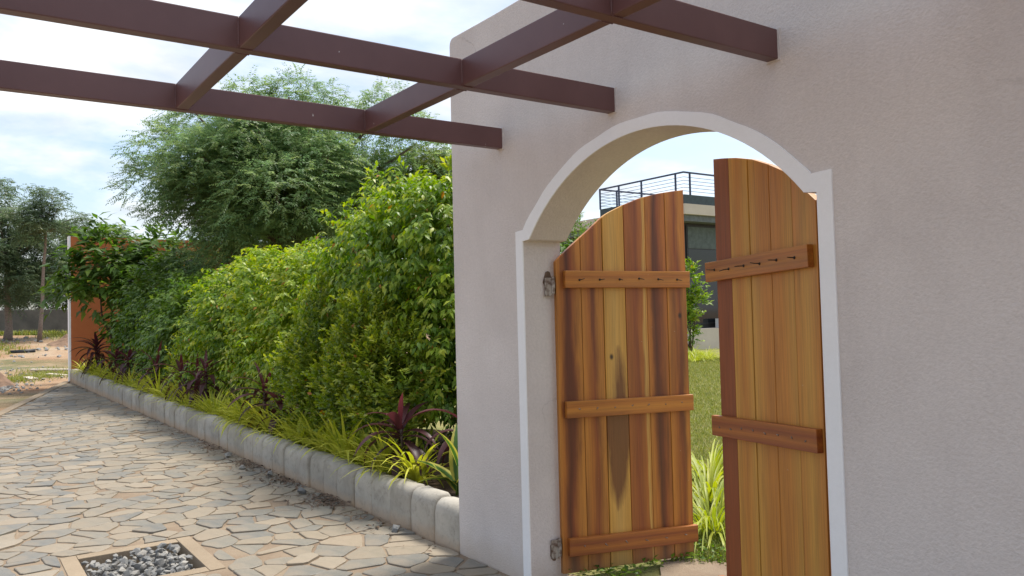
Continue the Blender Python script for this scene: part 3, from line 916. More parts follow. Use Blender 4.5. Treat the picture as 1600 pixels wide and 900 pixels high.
lb = [0, .158, .30, .443, .588, .726, .862]
left_leaf = make_leaf((-3.616, .198, 0), rad(75), 1, lb, left_woods,
    [(1.645, 1.638, .098, .045, .866, BT, 2.2, 6, 'long'), (.905, .90, .094, .035, .866, BT, 7.2, 7, 'flush'), (.130, .118, .098, .032, .87, BD, 4.9, 6, 'mid')],
    'left gate leaf of dark streaked boards swung wide into the garden')
right_leaf = make_leaf((-1.797, .20, 0), rad(-14.5), -1, [0, .158, .305, .45, .595, .738, .86], right_woods,
    [(1.636, 1.664, .094, .18, .905, BT, 3.9, 6, 'long'), (.893, .914, .096, .165, .89, BD, 8.1, 8, 'flush'), (.125, .135, .096, .15, .88, BD, 6.5, 6, 'mid')],
    'right gate leaf of golden boards standing slightly ajar against the white trim')
# broken plaster round the hinges on the left jamb
for hz, yy in ((1.68, .165), (.17, .165)):
    bm = bmesh.new()
    rr = random.Random(int(hz * 100))
    pts = [(.035 * math.cos(a) * rr.uniform(.6, 1.1), .065 * math.sin(a) * rr.uniform(.6, 1.1)) for a in np.linspace(0, 2 * math.pi, 13)[:-1]]
    prism(bm, pts, -.003, .003)
    obj('chipped_plaster', bm_mesh('chipped_plaster', bm), M['litter'], gate_wall, loc=(-3.646, yy, hz), rot=(0, 0, rad(90)))

# ------------------------------------------------------------------ foliage builders
def unit(a):
    return a / np.maximum(np.linalg.norm(a, axis=-1, keepdims=True), 1e-9)

def leaves_mesh(name, P, A, Nn, L, W, tone, fold=.22, droop=.18):
    n = len(P)
    A = unit(A)
    side = unit(np.cross(A, Nn))
    Nn = np.cross(side, A)
    L = L[:, None]; W = W[:, None]
    V = np.empty((n, 5, 3))
    V[:, 0] = P
    V[:, 1] = P + A * L * .42 - side * W + Nn * W * fold
    V[:, 2] = P + A * L * .42 + side * W + Nn * W * fold
    V[:, 3] = P + A * L * .5
    V[:, 4] = P + A * L - Nn * L * droop
    b = (np.arange(n) * 5)[:, None]
    F = np.concatenate([b + np.array([[0, 3, 1]]), b + np.array([[0, 2, 3]]), b + np.array([[3, 4, 1]]), b + np.array([[3, 2, 4]])], 0)
    return fast_mesh(name, V.reshape(-1, 3), F, {'tone': np.repeat(np.clip(tone, 0, 1), 5)})

def lumpy(D, seed, amp):
    """smooth lumps on a unit sphere"""
    g = np.random.default_rng(seed)
    s = np.zeros(len(D))
    for f in (2.2, 3.7, 6.0):
        for _ in range(3):
            k = g.normal(0, 1, 3) * f
            s += np.sin(D @ k + g.uniform(0, 6.28)) / f
    return 1 + amp * s

def lobe_points(lobes, n, g, seed, inner=.55, amp=.22, low=-.75):
    lobes = np.array(lobes, float)
    wgt = (lobes[:, 3] * lobes[:, 4] + lobes[:, 3] * lobes[:, 5] + lobes[:, 4] * lobes[:, 5])
    idx = g.choice(len(lobes), n, p=wgt / wgt.sum())
    D = unit(g.normal(0, 1, (n, 3)))
    D[:, 2] = np.where(D[:, 2] < low, -D[:, 2], D[:, 2])
    q = 1 - (1 - inner) * g.random(n) ** 2.2
    R = q * lumpy(D + idx[:, None] * .37, seed, amp)
    P = lobes[idx, :3] + D * lobes[idx, 3:6] * R[:, None]
    return P, D, q

def foliage(name, lobes, ntwig, per, twig_len, leaf, mat, parent, seed, droop=.5, hang=.5, tone0=.35, tip=.35, width=.42, outward=.6, upw=.35, amp=.22, inner=.55, fold=.22, zmin=.25, wall=None):
    g = np.random.default_rng(seed)
    P, D, q = lobe_points(lobes, ntwig, g, seed, inner, amp)
    td = unit(D * outward + np.array([0, 0, upw]) + g.normal(0, .45, (ntwig, 3)))
    tl = twig_len * g.uniform(.5, 1.3, ntwig)
    tt = np.clip(g.normal(tone0, .16, ntwig), 0, 1)
    k = np.tile(np.arange(per), ntwig)
    ti = np.repeat(np.arange(ntwig), per)
    f = (k + .5) / per
    pos = P[ti] + td[ti] * (tl[ti] * f)[:, None] + np.array([0, 0, -1.]) * (tl[ti] * f ** 2 * droop * .5)[:, None] + g.normal(0, leaf * .12, (len(ti), 3))
    rnd = unit(g.normal(0, 1, (len(ti), 3)))
    sd = unit(np.cross(td[ti], np.array([0, 0, 1.])) + 1e-6) * np.where(k % 2 == 0, 1, -1)[:, None]
    A = unit(td[ti] * .45 + sd * .75 + rnd * .45 + D[ti] * .25 + np.array([0, 0, -hang]))
    Nn = unit(D[ti] * .55 + np.array([0, 0, .75]) + rnd * .45)
    L = leaf * g.uniform(.65, 1.25, len(ti))
    W = L * width * .5 * g.uniform(.8, 1.15, len(ti))
    tone = tt[ti] + tip * (f - .4) + g.normal(0, .08, len(ti))
    tone = np.minimum(tone, .95)
    tone[g.random(len(tone)) < .007] = 1.0
    keep = pos[:, 2] > zmin
    if wall is not None: keep &= (pos[:, 0] < wall) | (pos[:, 1] > .32)
    me = leaves_mesh(name, pos[keep], A[keep], Nn[keep], L[keep], W[keep], tone[keep], fold)
    return tag(obj(name, me, mat, parent), kind='stuff')

def branches(name, base, ends, r0, mat, parent, seed, n=6):
    bm = bmesh.new()
    r_ = random.Random(seed)
    for e in ends:
        b = Vector(base); e = Vector(e)
        pts, rs = [], []
        for i in range(6):
            t = i / 5
            p = b.lerp(e, t)
            bow = math.sin(math.pi * t) * .12 * (e - b).length
            p += Vector((r_.uniform(-.3, .3) * bow, r_.uniform(-.3, .3) * bow, bow * .35))
            pts.append(p); rs.append(r0 * (1 - .82 * t))
        tube(bm, pts, rs, n)
    return obj(name, bm_mesh(name, bm, True), mat, parent)

def shrub(name, label, base, lobes, cat='shrub', group=None, stems=None, **kw):
    root = empty(name, base)
    tag(root, label, cat, group)
    rel = [(a - base[0], b - base[1], c - base[2], d, e, f) for a, b, c, d, e, f in lobes]
    kw.setdefault('zmin', .02)
    if kw.get('wall') is not None: raise ValueError
    foliage('foliage', rel, parent=root, **kw)
    ends = [(l_[0] * .9, l_[1] * .9, l_[2] + .2 * l_[5]) for l_ in rel]
    branches('stems', (0, 0, -.04), ends, stems or .03, M['bark'], root, kw['seed'])
    return root

HG = 'shrubs of the hedge behind the kerb'
# tall drooping shrub beside the wall
shrub('tall_shrub', 'tallest lime green shrub with drooping pointed leaves, right beside the wall end', (-7.3, 1.1, .22),
      [(-7.35, 1.1, 2.05, .72, .6, .72), (-7.95, 1.05, 1.85, .6, .55, .7), (-6.65, 1.1, 2.0, .62, .6, .72), (-6.2, 1.05, 1.2, .62, .5, .8), (-7.1, 1.0, 1.0, .9, .55, .7), (-8.0, 1.1, 1.1, .6, .5, .7), (-6.3, 1.15, 2.3, .4, .45, .42), (-7.0, 1.1, 2.45, .4, .4, .36)],
      group=HG, ntwig=3700, per=9, twig_len=.22, leaf=.074, mat=M['ficus'], seed=3, droop=.9, hang=.95, tone0=.60, tip=.42, width=.48, inner=.6, stems=.035)
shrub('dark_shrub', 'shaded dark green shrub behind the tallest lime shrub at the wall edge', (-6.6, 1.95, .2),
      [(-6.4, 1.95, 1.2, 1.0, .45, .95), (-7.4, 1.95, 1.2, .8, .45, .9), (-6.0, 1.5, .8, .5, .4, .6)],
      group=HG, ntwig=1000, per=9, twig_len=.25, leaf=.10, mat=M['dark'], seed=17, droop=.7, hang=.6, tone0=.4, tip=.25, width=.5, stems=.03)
# upright shoots above it
shrub('shoot_cluster', 'upright pale young shoots standing above the tallest lime shrub', (-8.1, 1.2, .25),
      [(-8.15, 1.2, 2.75, .05, .05, .42), (-8.42, 1.15, 2.35, .05, .05, .30), (-7.95, 1.2, 2.62, .06, .06, .26), (-8.75, 1.1, 2.0, .05, .05, .28), (-7.5, 1.3, 2.8, .06, .06, .22), (-6.5, 1.3, 2.75, .06, .06, .22)],
      group=HG, ntwig=130, per=6, twig_len=.12, leaf=.085, mat=M['lime'], seed=31, droop=.1, hang=-.3, tone0=.75, tip=.2, upw=1.2, outward=.3, stems=.012)
# lime mid shrubs
shrub('lime_shrub', 'broad bright lime shrub with arching sprays in the middle of the hedge', (-10.1, 1.1, .22),
      [(-9.7, 1.15, 1.72, .75, .65, .62), (-10.7, 1.1, 1.85, .85, .65, .6), (-9.4, 1.0, 1.1, .8, .6, .75), (-10.8, 1.0, 1.1, .85, .6, .8), (-9.0, 1.2, 1.3, .5, .5, .6)],
      group=HG, ntwig=3000, per=9, twig_len=.28, leaf=.074, mat=M['lime'], seed=5, droop=1.0, hang=.7, tone0=.62, tip=.45, width=.5, stems=.03)
shrub('lime_shrub', 'rounded mid green shrub left of the broad lime shrub in the hedge', (-12.6, 1.1, .22),
      [(-12.0, 1.1, 1.7, .9, .7, .72), (-13.2, 1.1, 1.5, .95, .7, .75), (-12.4, .95, .95, 1.2, .6, .65)],
      group=HG, ntwig=2300, per=9, twig_len=.28, leaf=.08, mat=M['ficus'], seed=6, droop=.9, hang=.7, tone0=.6, tip=.42, width=.5, stems=.03)
shrub('lime_shrub', 'bushy darker green shrub further along the hedge before the orange wall', (-15.6, 1.15, .22),
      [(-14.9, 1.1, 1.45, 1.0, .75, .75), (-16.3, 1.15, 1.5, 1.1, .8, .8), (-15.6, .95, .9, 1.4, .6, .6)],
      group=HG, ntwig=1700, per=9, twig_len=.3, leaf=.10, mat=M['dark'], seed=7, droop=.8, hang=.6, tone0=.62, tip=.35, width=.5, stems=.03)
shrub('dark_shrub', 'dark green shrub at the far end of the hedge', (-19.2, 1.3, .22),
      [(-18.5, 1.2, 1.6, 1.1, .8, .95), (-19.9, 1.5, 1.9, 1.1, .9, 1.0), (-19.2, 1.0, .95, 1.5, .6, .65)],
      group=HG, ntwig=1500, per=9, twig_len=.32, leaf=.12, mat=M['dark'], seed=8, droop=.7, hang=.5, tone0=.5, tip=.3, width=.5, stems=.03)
# golden small-leaved bushes in front
shrub('golden_shrub', 'low golden green small leaved bush in front of the lime shrubs', (-8.2, .56, .22),
      [(-8.0, .54, 1.08, .40, .30, .58), (-8.35, .50, .75, .42, .28, .5), (-7.75, .50, .7, .4, .28, .5)],
      group=HG, ntwig=1500, per=10, twig_len=.15, leaf=.05, mat=M['gold'], seed=9, droop=.1, hang=-.25, tone0=.45, tip=.35, upw=.9, width=.5, stems=.018)
shrub('golden_shrub', 'golden green small leaved bush below the tallest shrub, nearest the wall', (-6.6, .54, .22),
      [(-6.75, .50, 1.05, .46, .30, .55), (-6.3, .50, .8, .42, .28, .52), (-7.1, .48, .78, .4, .28, .5)],
      group=HG, ntwig=1500, per=10, twig_len=.15, leaf=.052, mat=M['gold'], seed=10, droop=.1, hang=-.25, tone0=.5, tip=.4, upw=.9, width=.5, stems=.018)
shrub('golden_shrub', 'small golden bush between two purple plants at the far middle of the hedge', (-13.9, .66, .22),
      [(-13.9, .66, .75, .45, .34, .42), (-13.4, .66, .62, .4, .3, .36)],
      group=HG, ntwig=500, per=8, twig_len=.16, leaf=.055, mat=M['gold'], seed=12, droop=.1, hang=-.2, tone0=.6, tip=.35, upw=.9, width=.5, stems=.016)
# broad-leaved sapling in front of the orange wall
shrub('broadleaf_sapling', 'dark broad leaved sapling standing before the end of the orange wall', (-21.6, .75, .22),
      [(-21.6, .5, 3.05, .75, .6, .6), (-21.9, .25, 2.4, .8, .7, .6), (-21.2, 1.0, 2.5, .9, .75, .7), (-21.5, 1.2, 1.6, .75, .6, .6), (-21.2, 1.7, 3.0, .8, .7, .6)],
      cat='small tree', ntwig=520, per=8, twig_len=.5, leaf=.30, mat=M['dark'], seed=14, droop=.6, hang=.35, tone0=.42, tip=.2, width=.34, upw=.5, stems=.05)
shrub('feathery_bush', 'pale feathery bush in front of the big tree and orange wall', (-20.5, 2.9, .2),
      [(-20.3, 2.9, 2.85, 1.1, .9, .7), (-19.6, 3.2, 2.4, 1.2, 1.0, .9), (-21.5, 2.6, 2.4, 1.0, .9, .85)],
      ntwig=1500, per=9, twig_len=.4, leaf=.11, mat=M['feather2'], seed=15, droop=.7, hang=.3, tone0=.3, tip=.3, width=.3, stems=.04)

# ------------------------------------------------------------------ trees with pinnate sprays
def sprays(name, lobes, n, length, mat, parent, seed, pairs=9, tone0=.4, amp=.25, inner=.6, droop=.55, low=-.6, leafl=.22):
    g = np.random.default_rng(seed)
    P, D, q = lobe_points(lobes, n, g, seed, inner, amp, low)
    out = D.copy(); out[:, 2] *= .4
    td = unit(out * .8 + np.array([0, 0, .12]) + g.normal(0, .4, (n, 3)))
    tl = length * g.uniform(.6, 1.25, n)
    tt = np.clip(g.normal(tone0, .17, n), 0, 1)
    k = np.tile(np.arange(pairs * 2), n)
    ti = np.repeat(np.arange(n), pairs * 2)
    f = (k // 2 + .6) / pairs
    pos = P[ti] + td[ti] * (tl[ti] * f)[:, None] - np.array([0, 0, 1.]) * (tl[ti] * f ** 1.8 * droop)[:, None]
    sd = unit(np.cross(td[ti], np.array([0, 0, 1.]))) * np.where(k % 2 == 0, 1, -1)[:, None]
    ax = unit(sd * .9 + td[ti] * .5 + np.array([0, 0, -.35]) + g.normal(0, .2, (len(ti), 3)))
    nn = unit(np.array([0, 0, 1.]) + D[ti] * .3 + g.normal(0, .3, (len(ti), 3)))
    s2 = unit(np.cross(ax, nn))
    ll = (tl[ti] * leafl * (1 - .45 * np.abs(f - .4)))[:, None]
    w = ll * .17
    V = np.stack([pos, pos + ax * ll * .45 - s2 * w, pos + ax * ll - np.array([0, 0, 1.]) * ll * .15, pos + ax * ll * .45 + s2 * w], 1)
    b = (np.arange(len(ti)) * 4)[:, None]
    F = np.concatenate([b + np.array([[0, 1, 2]]), b + np.array([[0, 2, 3]])], 0)
    tone = np.repeat(np.clip(tt[ti] + g.normal(0, .07, len(ti)), 0, 1), 4)
    return tag(obj(name, fast_mesh(name, V.reshape(-1, 3), F, {'tone': tone}), mat, parent), kind='stuff')

def tree(name, label, base, trunk_top, r0, lobes, nspray, length, mat, seed, bark='bark', group=None, limbs=True, **kw):
    root = empty(name, base)
    tag(root, label, 'tree', group)
    rel = [(a - base[0], b - base[1], c - base[2], d, e, f) for a, b, c, d, e, f in lobes]
    tt = Vector(trunk_top) - Vector(base)
    r_ = random.Random(seed)
    bm = bmesh.new()
    pts, rs = [], []
    for i in range(8):
        t = i / 7
        pts.append((tt.x * t + r_.uniform(-.3, .3) * r0, tt.y * t + r_.uniform(-.3, .3) * r0, tt.z * t - .1 * (i == 0)))
        rs.append(r0 * (1.25 if i == 0 else 1) * (1 - .5 * t))
    tube(bm, pts, rs, 10)
    tr = obj('trunk', bm_mesh('trunk', bm, True), M[bark], root)
    if limbs:
        branches('limbs', tt * .85, [(l_[0], l_[1], l_[2] + .3 * l_[5]) for l_ in rel], r0 * .45, M[bark], root, seed)
    sprays('crown', rel, nspray, length, mat, root, seed, **kw)
    return root

# big feathery tree behind the hedge
g = np.random.default_rng(77)
lob = []
C0 = np.array([-17.6, 3.5, 4.45])
for k in range(46):
    d = unit(g.normal(0, 1, 3))
    d[2] = abs(d[2]) * 1.0 - .45
    p = C0 + d * np.array([2.5, 2.65, 2.35]) * g.uniform(.6, 1.02)
    if p[2] < 3.9 and p[1] < 2.6: p[1] += 1.4; p[0] += .4
    s = g.uniform(.55, .95)
    lob.append((p[0], p[1], p[2], s * 1.15, s * 1.15, s * .8))
lob += [(-17.6, 3.4, 4.2, 1.8, 1.8, 1.5), (-17.5, 3.4, 2.8, 1.8, 1.9, 1.0), (-17.4, 3.6, 6.3, .75, .75, .6), (-17.6, 4.4, 6.25, .7, .7, .55), (-17.3, 2.7, 6.1, .6, .6, .5), (-19.0, 1.5, 5.35, .8, .8, .65), (-18.6, 1.9, 6.0, .7, .7, .5), (-19.2, 1.1, 4.6, .7, .7, .6), (-16.3, 5.3, 5.9, .8, .8, .6), (-15.9, 6.0, 5.2, .8, .8, .7)]
tree('feathery_tree', 'big dark feathery tree rising behind the hedge', (-17.6, 3.4, .1), (-17.5, 3.5, 3.6), .24, lob, 24000, .38, M['feather'], 21, tone0=.58, amp=.2, droop=.34)
# paler tree to its right
g = np.random.default_rng(78)
lob = []
C0 = np.array([-18.0, 7.1, 4.6])
for k in range(22):
    d = unit(g.normal(0, 1, 3)); d[2] = abs(d[2]) - .4
    p = C0 + d * np.array([1.6, 1.7, 1.7]) * g.uniform(.5, 1.0)
    s = g.uniform(.5, .85)
    lob.append((p[0], p[1], p[2], s * 1.1, s * 1.1, s * .75))
tree('feathery_tree', 'paler yellow green feathery tree showing between the big tree and the wall', (-18.0, 7.1, .0), (-18.0, 7.1, 4.2), .16, lob, 5000, .48, M['feather2'], 22, tone0=.42, amp=.28)
g = np.random.default_rng(79)
lob = []
C0 = np.array([-20.5, 10.2, 4.9])
for k in range(16):
    d = unit(g.normal(0, 1, 3)); d[2] = abs(d[2]) - .5
    p = C0 + d * np.array([1.7, 1.6, 1.6]) * g.uniform(.4, 1.0)
    s = g.uniform(.5, .9)
    lob.append((p[0], p[1], p[2], s * 1.1, s * 1.1, s * .8))
tree('feathery_tree', 'dark tree half hidden behind the wall edge', (-20.5, 10.2, .0), (-20.5, 10.2, 4.6), .16, lob, 3600, .5, M['feather'], 23, tone0=.45, amp=.28)

# far trees beyond the dirt lot
BG = 'trees beyond the dirt lot'
def far_tree(name, label, x, y, z0, zt, lobes, nspray, length, seed, r0=.16, lean=(0, 0), mat=None, **kw):
    return tree(name, label, (x, y, z0), (x + lean[0], y + lean[1], zt), r0, lobes, nspray, length, mat or M['fartree'], seed, bark='palebark', group=BG, pairs=6, leafl=.32, **kw)
def cloud_lobes(c, r, n, s, seed):
    g = np.random.default_rng(seed)
    out = []
    for _ in range(n):
        d = unit(g.normal(0, 1, 3))
        p = np.array(c) + d * np.array(r) * g.uniform(.45, 1)
        q = g.uniform(.6, 1.2) * s
        out.append((p[0], p[1], p[2], q * 1.2, q * 1.2, q * .7))
    return out
far_tree('leafy_tree', 'broad leafy tree at the left frame edge beyond the dirt lot', -51, .0, .7, 5.5, cloud_lobes((-51, -.3, 5.6), (2.4, 2.9, 3.3), 34, .85, 1), 6500, .6, 41, .2, tone0=.45)
far_tree('slender_tree', 'slender tree with a bare straight trunk and thin airy crown beyond the dirt lot', -48, 1.25, .75, 7.4, cloud_lobes((-48, 1.6, 7.0), (1.6, 2.3, 1.5), 20, .5, 2), 1500, .5, 42, .10, lean=(0, .35), tone0=.5)
far_tree('leafy_tree', 'tree with a low open crown just left of the orange wall', -54, 5.0, .8, 5.2, cloud_lobes((-54, 4.9, 6.0), (2, 2.4, 1.9), 20, .7, 3), 2600, .55, 43, .16, tone0=.45)
far_tree('bushy_tree', 'low dark bushy tree behind the grey wall by the slender trunk', -63, 2.5, .8, 3.4, cloud_lobes((-63, 2.7, 4.1), (1.8, 3.0, 1.6), 20, .85, 4), 2600, .65, 44, .15, tone0=.3, low=-.95)
far_tree('bushy_tree', 'dark tree behind the grey wall between slender trunk and orange wall', -64, 6.4, .8, 4.2, cloud_lobes((-64, 6.6, 4.6), (2.2, 2.2, 2.0), 18, .9, 5), 2000, .65, 45, .18, tone0=.3, low=-.95)
far_tree('bushy_tree', 'dark tree behind the grey wall at the left frame edge', -66, -1.5, .8, 4.2, cloud_lobes((-66, -2.2, 4.4), (2.2, 2.6, 2.0), 16, 1.0, 6), 1800, .65, 46, .18, tone0=.3, low=-.95)

# far grey boundary wall, dirt-lot things
tag(obj('boundary_wall', box_mesh('boundary_wall', -60.2, -60.0, -30, 30, .3, 2.55, .02), M['greywall']), 'low grey masonry wall across the far side of the dirt lot', 'wall')
bm = bmesh.new()
tube(bm, [(-41.2, -.45, .36), (-41.0, .5, .40)], [.11, .11], 12)
tag(obj('plastic_pipe', bm_mesh('plastic_pipe', bm, True), M['pipe']), 'short black pipe lying on the pale dirt', 'pipe')
# mound of earth at the left edge
def mound(name, cx, cy, rx, ry, h, seed, mat):
    g = np.random.default_rng(seed)
    xs_, ys_ = np.linspace(-1, 1, 46), np.linspace(-1, 1, 46)
    X, Y = np.meshgrid(xs_, ys_)
    r2 = np.sqrt(X**2 + Y**2)
    Z = h * np.clip(1 - r2 ** 1.3, -.15, 1)
    for f in (3, 6, 11, 19):
        for _ in range(3):
            a = g.uniform(0, 6.28)
            Z += h * .16 / f * 3 * np.sin(f * (X * math.cos(a) + Y * math.sin(a)) + g.uniform(0, 6.28)) * np.clip(1.1 - r2, 0, 1)
    Z += g.normal(0, .012, Z.shape) * np.clip(1.1 - r2, 0, 1)
    V = np.stack([X.ravel() * rx, Y.ravel() * ry, Z.ravel() - .05], 1)
    i = np.arange(45 * 45)
    a = (i // 45) * 46 + i % 45
    o = obj(name, fast_mesh(name, V, np.stack([a, a + 1, a + 47, a + 46], 1), smooth=False), mat, None, loc=(cx, cy, 0))
    return o
M['earth'] = flat('red_earth', (0.20, 0.125, 0.08), .95, 0, .45, 5)
tag(mound('earth_mound', -24.8, -2.1, 1.4, .9, .62, 5, M['earth']), 'mound of reddish earth and rubble at the left frame edge', 'mound')
tag(mound('earth_mound', -46.0, 2.3, 1.5, 1.1, .5, 8, M['earth']), 'low orange earth heap at the foot of the slender tree', 'mound').location.z = .55

# orange wall at the far end of the kerb, with its white corner
bm = bmesh.new()
prism(bm, [(-0.22, -.2), (0.0, -.2), (0.0, 3.86), (-0.22, 3.86)], 0.03, 9.0)
ow = obj('orange_wall', bm_mesh('orange_wall', bm), M['terracotta'], None, loc=(-24.2, 0, 0))
tag(ow, 'terracotta orange wall with a white end closing the far end of the hedge', 'wall')
obj('white_end', box_mesh('white_end', -.225, .004, -.02, .029, -.2, 3.865, .004), M['trim'], ow)

# ------------------------------------------------------------------ strap-leaved plants
def blades(n, base, az, e0, bend, L, W, nseg, tone, fold=.25, taper=1.3):
    t = np.linspace(0, 1, nseg + 1)
    e = e0[:, None] - bend[:, None] * t[None, :]
    dl = (L / nseg)[:, None]
    rr = np.concatenate([np.zeros((n, 1)), np.cumsum(np.cos(e[:, :-1]) * dl, 1)], 1)
    zz = np.concatenate([np.zeros((n, 1)), np.cumsum(np.sin(e[:, :-1]) * dl, 1)], 1)
    ca_, sa_ = np.cos(az)[:, None], np.sin(az)[:, None]
    C_ = np.stack([base[:, 0:1] + rr * ca_, base[:, 1:2] + rr * sa_, base[:, 2:3] + zz], 2)
    side = np.stack([-sa_ * np.ones_like(rr), ca_ * np.ones_like(rr), np.zeros_like(rr)], 2)
    nrm = np.stack([-np.sin(e) * ca_, -np.sin(e) * sa_, np.cos(e)], 2)
    prof = (np.clip(np.sin(np.pi * (0.12 + .88 * t) ** .8), 0.02, 1))[None, :] ** (1 / taper)
    w = (W[:, None] * prof)[:, :, None]
    Lft, Rgt = C_ - side * w + nrm * w * fold, C_ + side * w + nrm * w * fold
    V = np.stack([Lft, C_, Rgt], 2).reshape(n, -1, 3)
    m = (nseg + 1) * 3
    b = (np.arange(n) * m)[:, None]
    fs = []
    for i in range(nseg):
        for a in (0, 1):
            fs.append([i * 3 + a, i * 3 + a + 1, (i + 1) * 3 + a + 1, (i + 1) * 3 + a])
    F = np.concatenate([b + np.array([f]) for f in fs], 0)
    u = np.tile(np.array([-1., 0., 1.]), n * (nseg + 1))
    return V.reshape(-1, 3), F, {'tone': np.repeat(np.clip(tone, 0, 1), m), 'u': u}

def clump_mesh(seed, n, L, W, rad_=.05, e=(.6, 1.45), bend=(.8, 2.0), tone0=.5):
    g = np.random.default_rng(seed)
    az = g.uniform(0, 6.283, n)
    base = np.stack([np.cos(az) * rad_ * g.random(n), np.sin(az) * rad_ * g.random(n), np.zeros(n) - .01], 1)
    V, F, at = blades(n, base, az, g.uniform(*e, n), g.uniform(*bend, n), L * g.uniform(.6, 1.15, n), W * g.uniform(.7, 1.2, n), 6, g.normal(tone0, .2, n))
    return fast_mesh('blades', V, F, at, True)
cms = [clump_mesh(100 + k, 48, .50, .0135, .06, (.75, 1.5), (.7, 2.1), .75) for k in range(6)]
for c_ in cms: c_.materials.append(M['spider'])
g = np.random.default_rng(9)
xs_ = []
x = -5.55
while x > -23.3:
    gapn = (-12.1 < x < -11.4)
    if not gapn: xs_.append(x)
    x -= g.uniform(.23, .31) if x > -12 else g.uniform(.34, .46)
ORD = ['nearest', 'second', 'third', 'fourth', 'fifth', 'sixth', 'seventh', 'eighth', 'ninth', 'tenth', 'eleventh', 'twelfth', 'thirteenth', 'fourteenth', 'fifteenth', 'sixteenth', 'seventeenth', 'eighteenth', 'nineteenth', 'twentieth']
for k, x in enumerate(xs_):
    root = empty('striped_grass_plant', (x, .24 + g.uniform(-.04, .10), .225), g.uniform(0, 6.28))
    s = g.uniform(.8, 1.2)
    root.scale = (s, s, s * g.uniform(.9, 1.15))
    lab = ORD[k] + ' yellow striped grass clump along the kerb, counted from the wall end' if k < len(ORD) else ORD[len(xs_) - 1 - k] + ' yellow striped grass clump along the kerb, counted from the orange wall' if len(xs_) - 1 - k < 10 else 'yellow striped grass clump in the far middle stretch of the kerb row'
    tag(root, lab, 'grass plant', 'striped grass row along the kerb')
    obj('blades', cms[int(g.integers(6))], None, root)

# purple cordylines: every strap leaf its own piece
cleaf = []
for k in range(6):
    g = np.random.default_rng(300 + k)
    V, F, at = blades(1, np.array([[.012, 0, 0]]), np.zeros(1), np.array([[1.0, .75, .5, .3, -.05, -.6][k]]), np.array([[.6, 1.1, 1.6, 1.9, 1.5, .9][k]]), np.array([.44 if k < 4 else .40]), np.array([[.021, .028, .033, .034, .034, .034][k]]), 8, np.array([[.75, .5, .35, .25, .15, .05][k]]), .35, 1.0)
    me = fast_mesh('leaf', V, F, at, True); me.materials.append(M['cordy']); cleaf.append(me)
V, F, at = blades(1, np.array([[.012, 0, 0]]), np.zeros(1), np.array([-.5]), np.array([.6]), np.array([.34]), np.array([.032]), 8, np.array([.6]), .35, 1.0)
dry = fast_mesh('leaf', V, F, at, True); dry.materials.append(M['cordydry'])
def cordyline(label, x, y, h, s, seed, n=22, dryleaf=False, lean=(0, 0)):
    g = np.random.default_rng(seed)
    root = empty('purple_cordyline', (x, y, .21))
    tag(root, label, 'plant', 'purple leaved plants along the hedge foot')
    bm = bmesh.new()
    tube(bm, [(0, 0, -.05), (lean[0] * .4, lean[1] * .4, h * .5), (lean[0], lean[1], h)], [.014, .012, .010], 7)
    obj('stem', bm_mesh('stem', bm, True), M['bark'], root)
    for k in range(n):
        f = k / (n - 1)
        v_ = min(5, int(.3 + f * 5.0 + g.uniform(0, .9)))
        o = obj('leaf', cleaf[v_], None, root, loc=(lean[0] * (1 - .35 * f), lean[1] * (1 - .35 * f), h * (1 - .5 * f)), rot=(g.normal(0, .1), g.normal(0, .1), k * 2.4 + g.normal(0, .25)))
        q = s * g.uniform(.8, 1.15)
        o.scale = (q, q * g.uniform(.85, 1.3), q)
    if dryleaf:
        o = obj('leaf', dry, None, root, loc=(lean[0] * .6, lean[1] * .6, h * .5), rot=(0, 0, 3.6)); o.scale = (s, s, s)
        o['label'] = 'dry orange leaf'
    return root
cordyline('large purple cordyline with long drooping leaves, nearest the variegated plant', -5.72, .30, .46, 1.05, 1, 22, lean=(-.03, -.02))
cordyline('purple cordyline in shade close to the wall end', -5.35, .62, .50, .95, 2, 16)
cordyline('red purple cordyline with an upright crown behind a dry orange leaf', -9.05, .27, .55, 1.0, 3, 22, True)
cordyline('dark purple cordyline close beside the one with the dry orange leaf', -8.55, .28, .40, .9, 4, 18)
cordyline('leggy purple cordyline at the gap in the striped grass row', -11.5, .26, .66, 1.0, 5, 22)
cordyline('low purple cordyline just left of the leggy one', -12.0, .28, .5, 1.0, 6, 18)
cordyline('purple cordyline in the far middle of the hedge foot, right of the golden bush', -13.0, .28, .55, 1.05, 7, 20)
cordyline('purple cordyline in the far middle of the hedge foot, left of the golden bush', -14.8, .28, .6, 1.1, 8, 20)
cordyline('dull purple cordyline well towards the orange wall', -17.4, .28, .62, 1.2, 9, 22)
cordyline('dull purple cordyline next before the tall magenta one', -18.9, .28, .62, 1.2, 10, 22)
cordyline('tall magenta purple cordyline against the orange wall', -21.8, .32, .8, 1.5, 11, 34)

# variegated ginger beside the wall
ging = empty('variegated_ginger', (-5.02, .36, .2))
tag(ging, 'broad leaved plant striped green and yellow, tucked against the wall end', 'plant')
V, F, at = blades(1, np.array([[0., 0, 0]]), np.zeros(1), np.array([.55]), np.array([.75]), np.array([.40]), np.array([.055]), 10, np.array([.5]), .22, 1.0)
gl = fast_mesh('leaf', V, F, at, True); gl.materials.append(M['ginger'])
for (az, el, s, z) in ((190, 20, 1.15, .10), (215, -12, 1.05, .08), (150, -50, 1.1, .12), (235, 12, .8, .10), (100, -30, 1.0, .12), (175, -5, 1.0, .04), (40, -20, .9, .1), (270, -45, .85, .22)):
    o = obj('leaf', gl, None, ging, loc=(0, 0, z), rot=(0, 0, 0))
    o.rotation_euler = (Matrix.Rotation(rad(az), 3, 'Z') @ Matrix.Rotation(rad(el), 3, 'Y')).to_euler()
    o.scale = (s, s, s)
bm = bmesh.new()
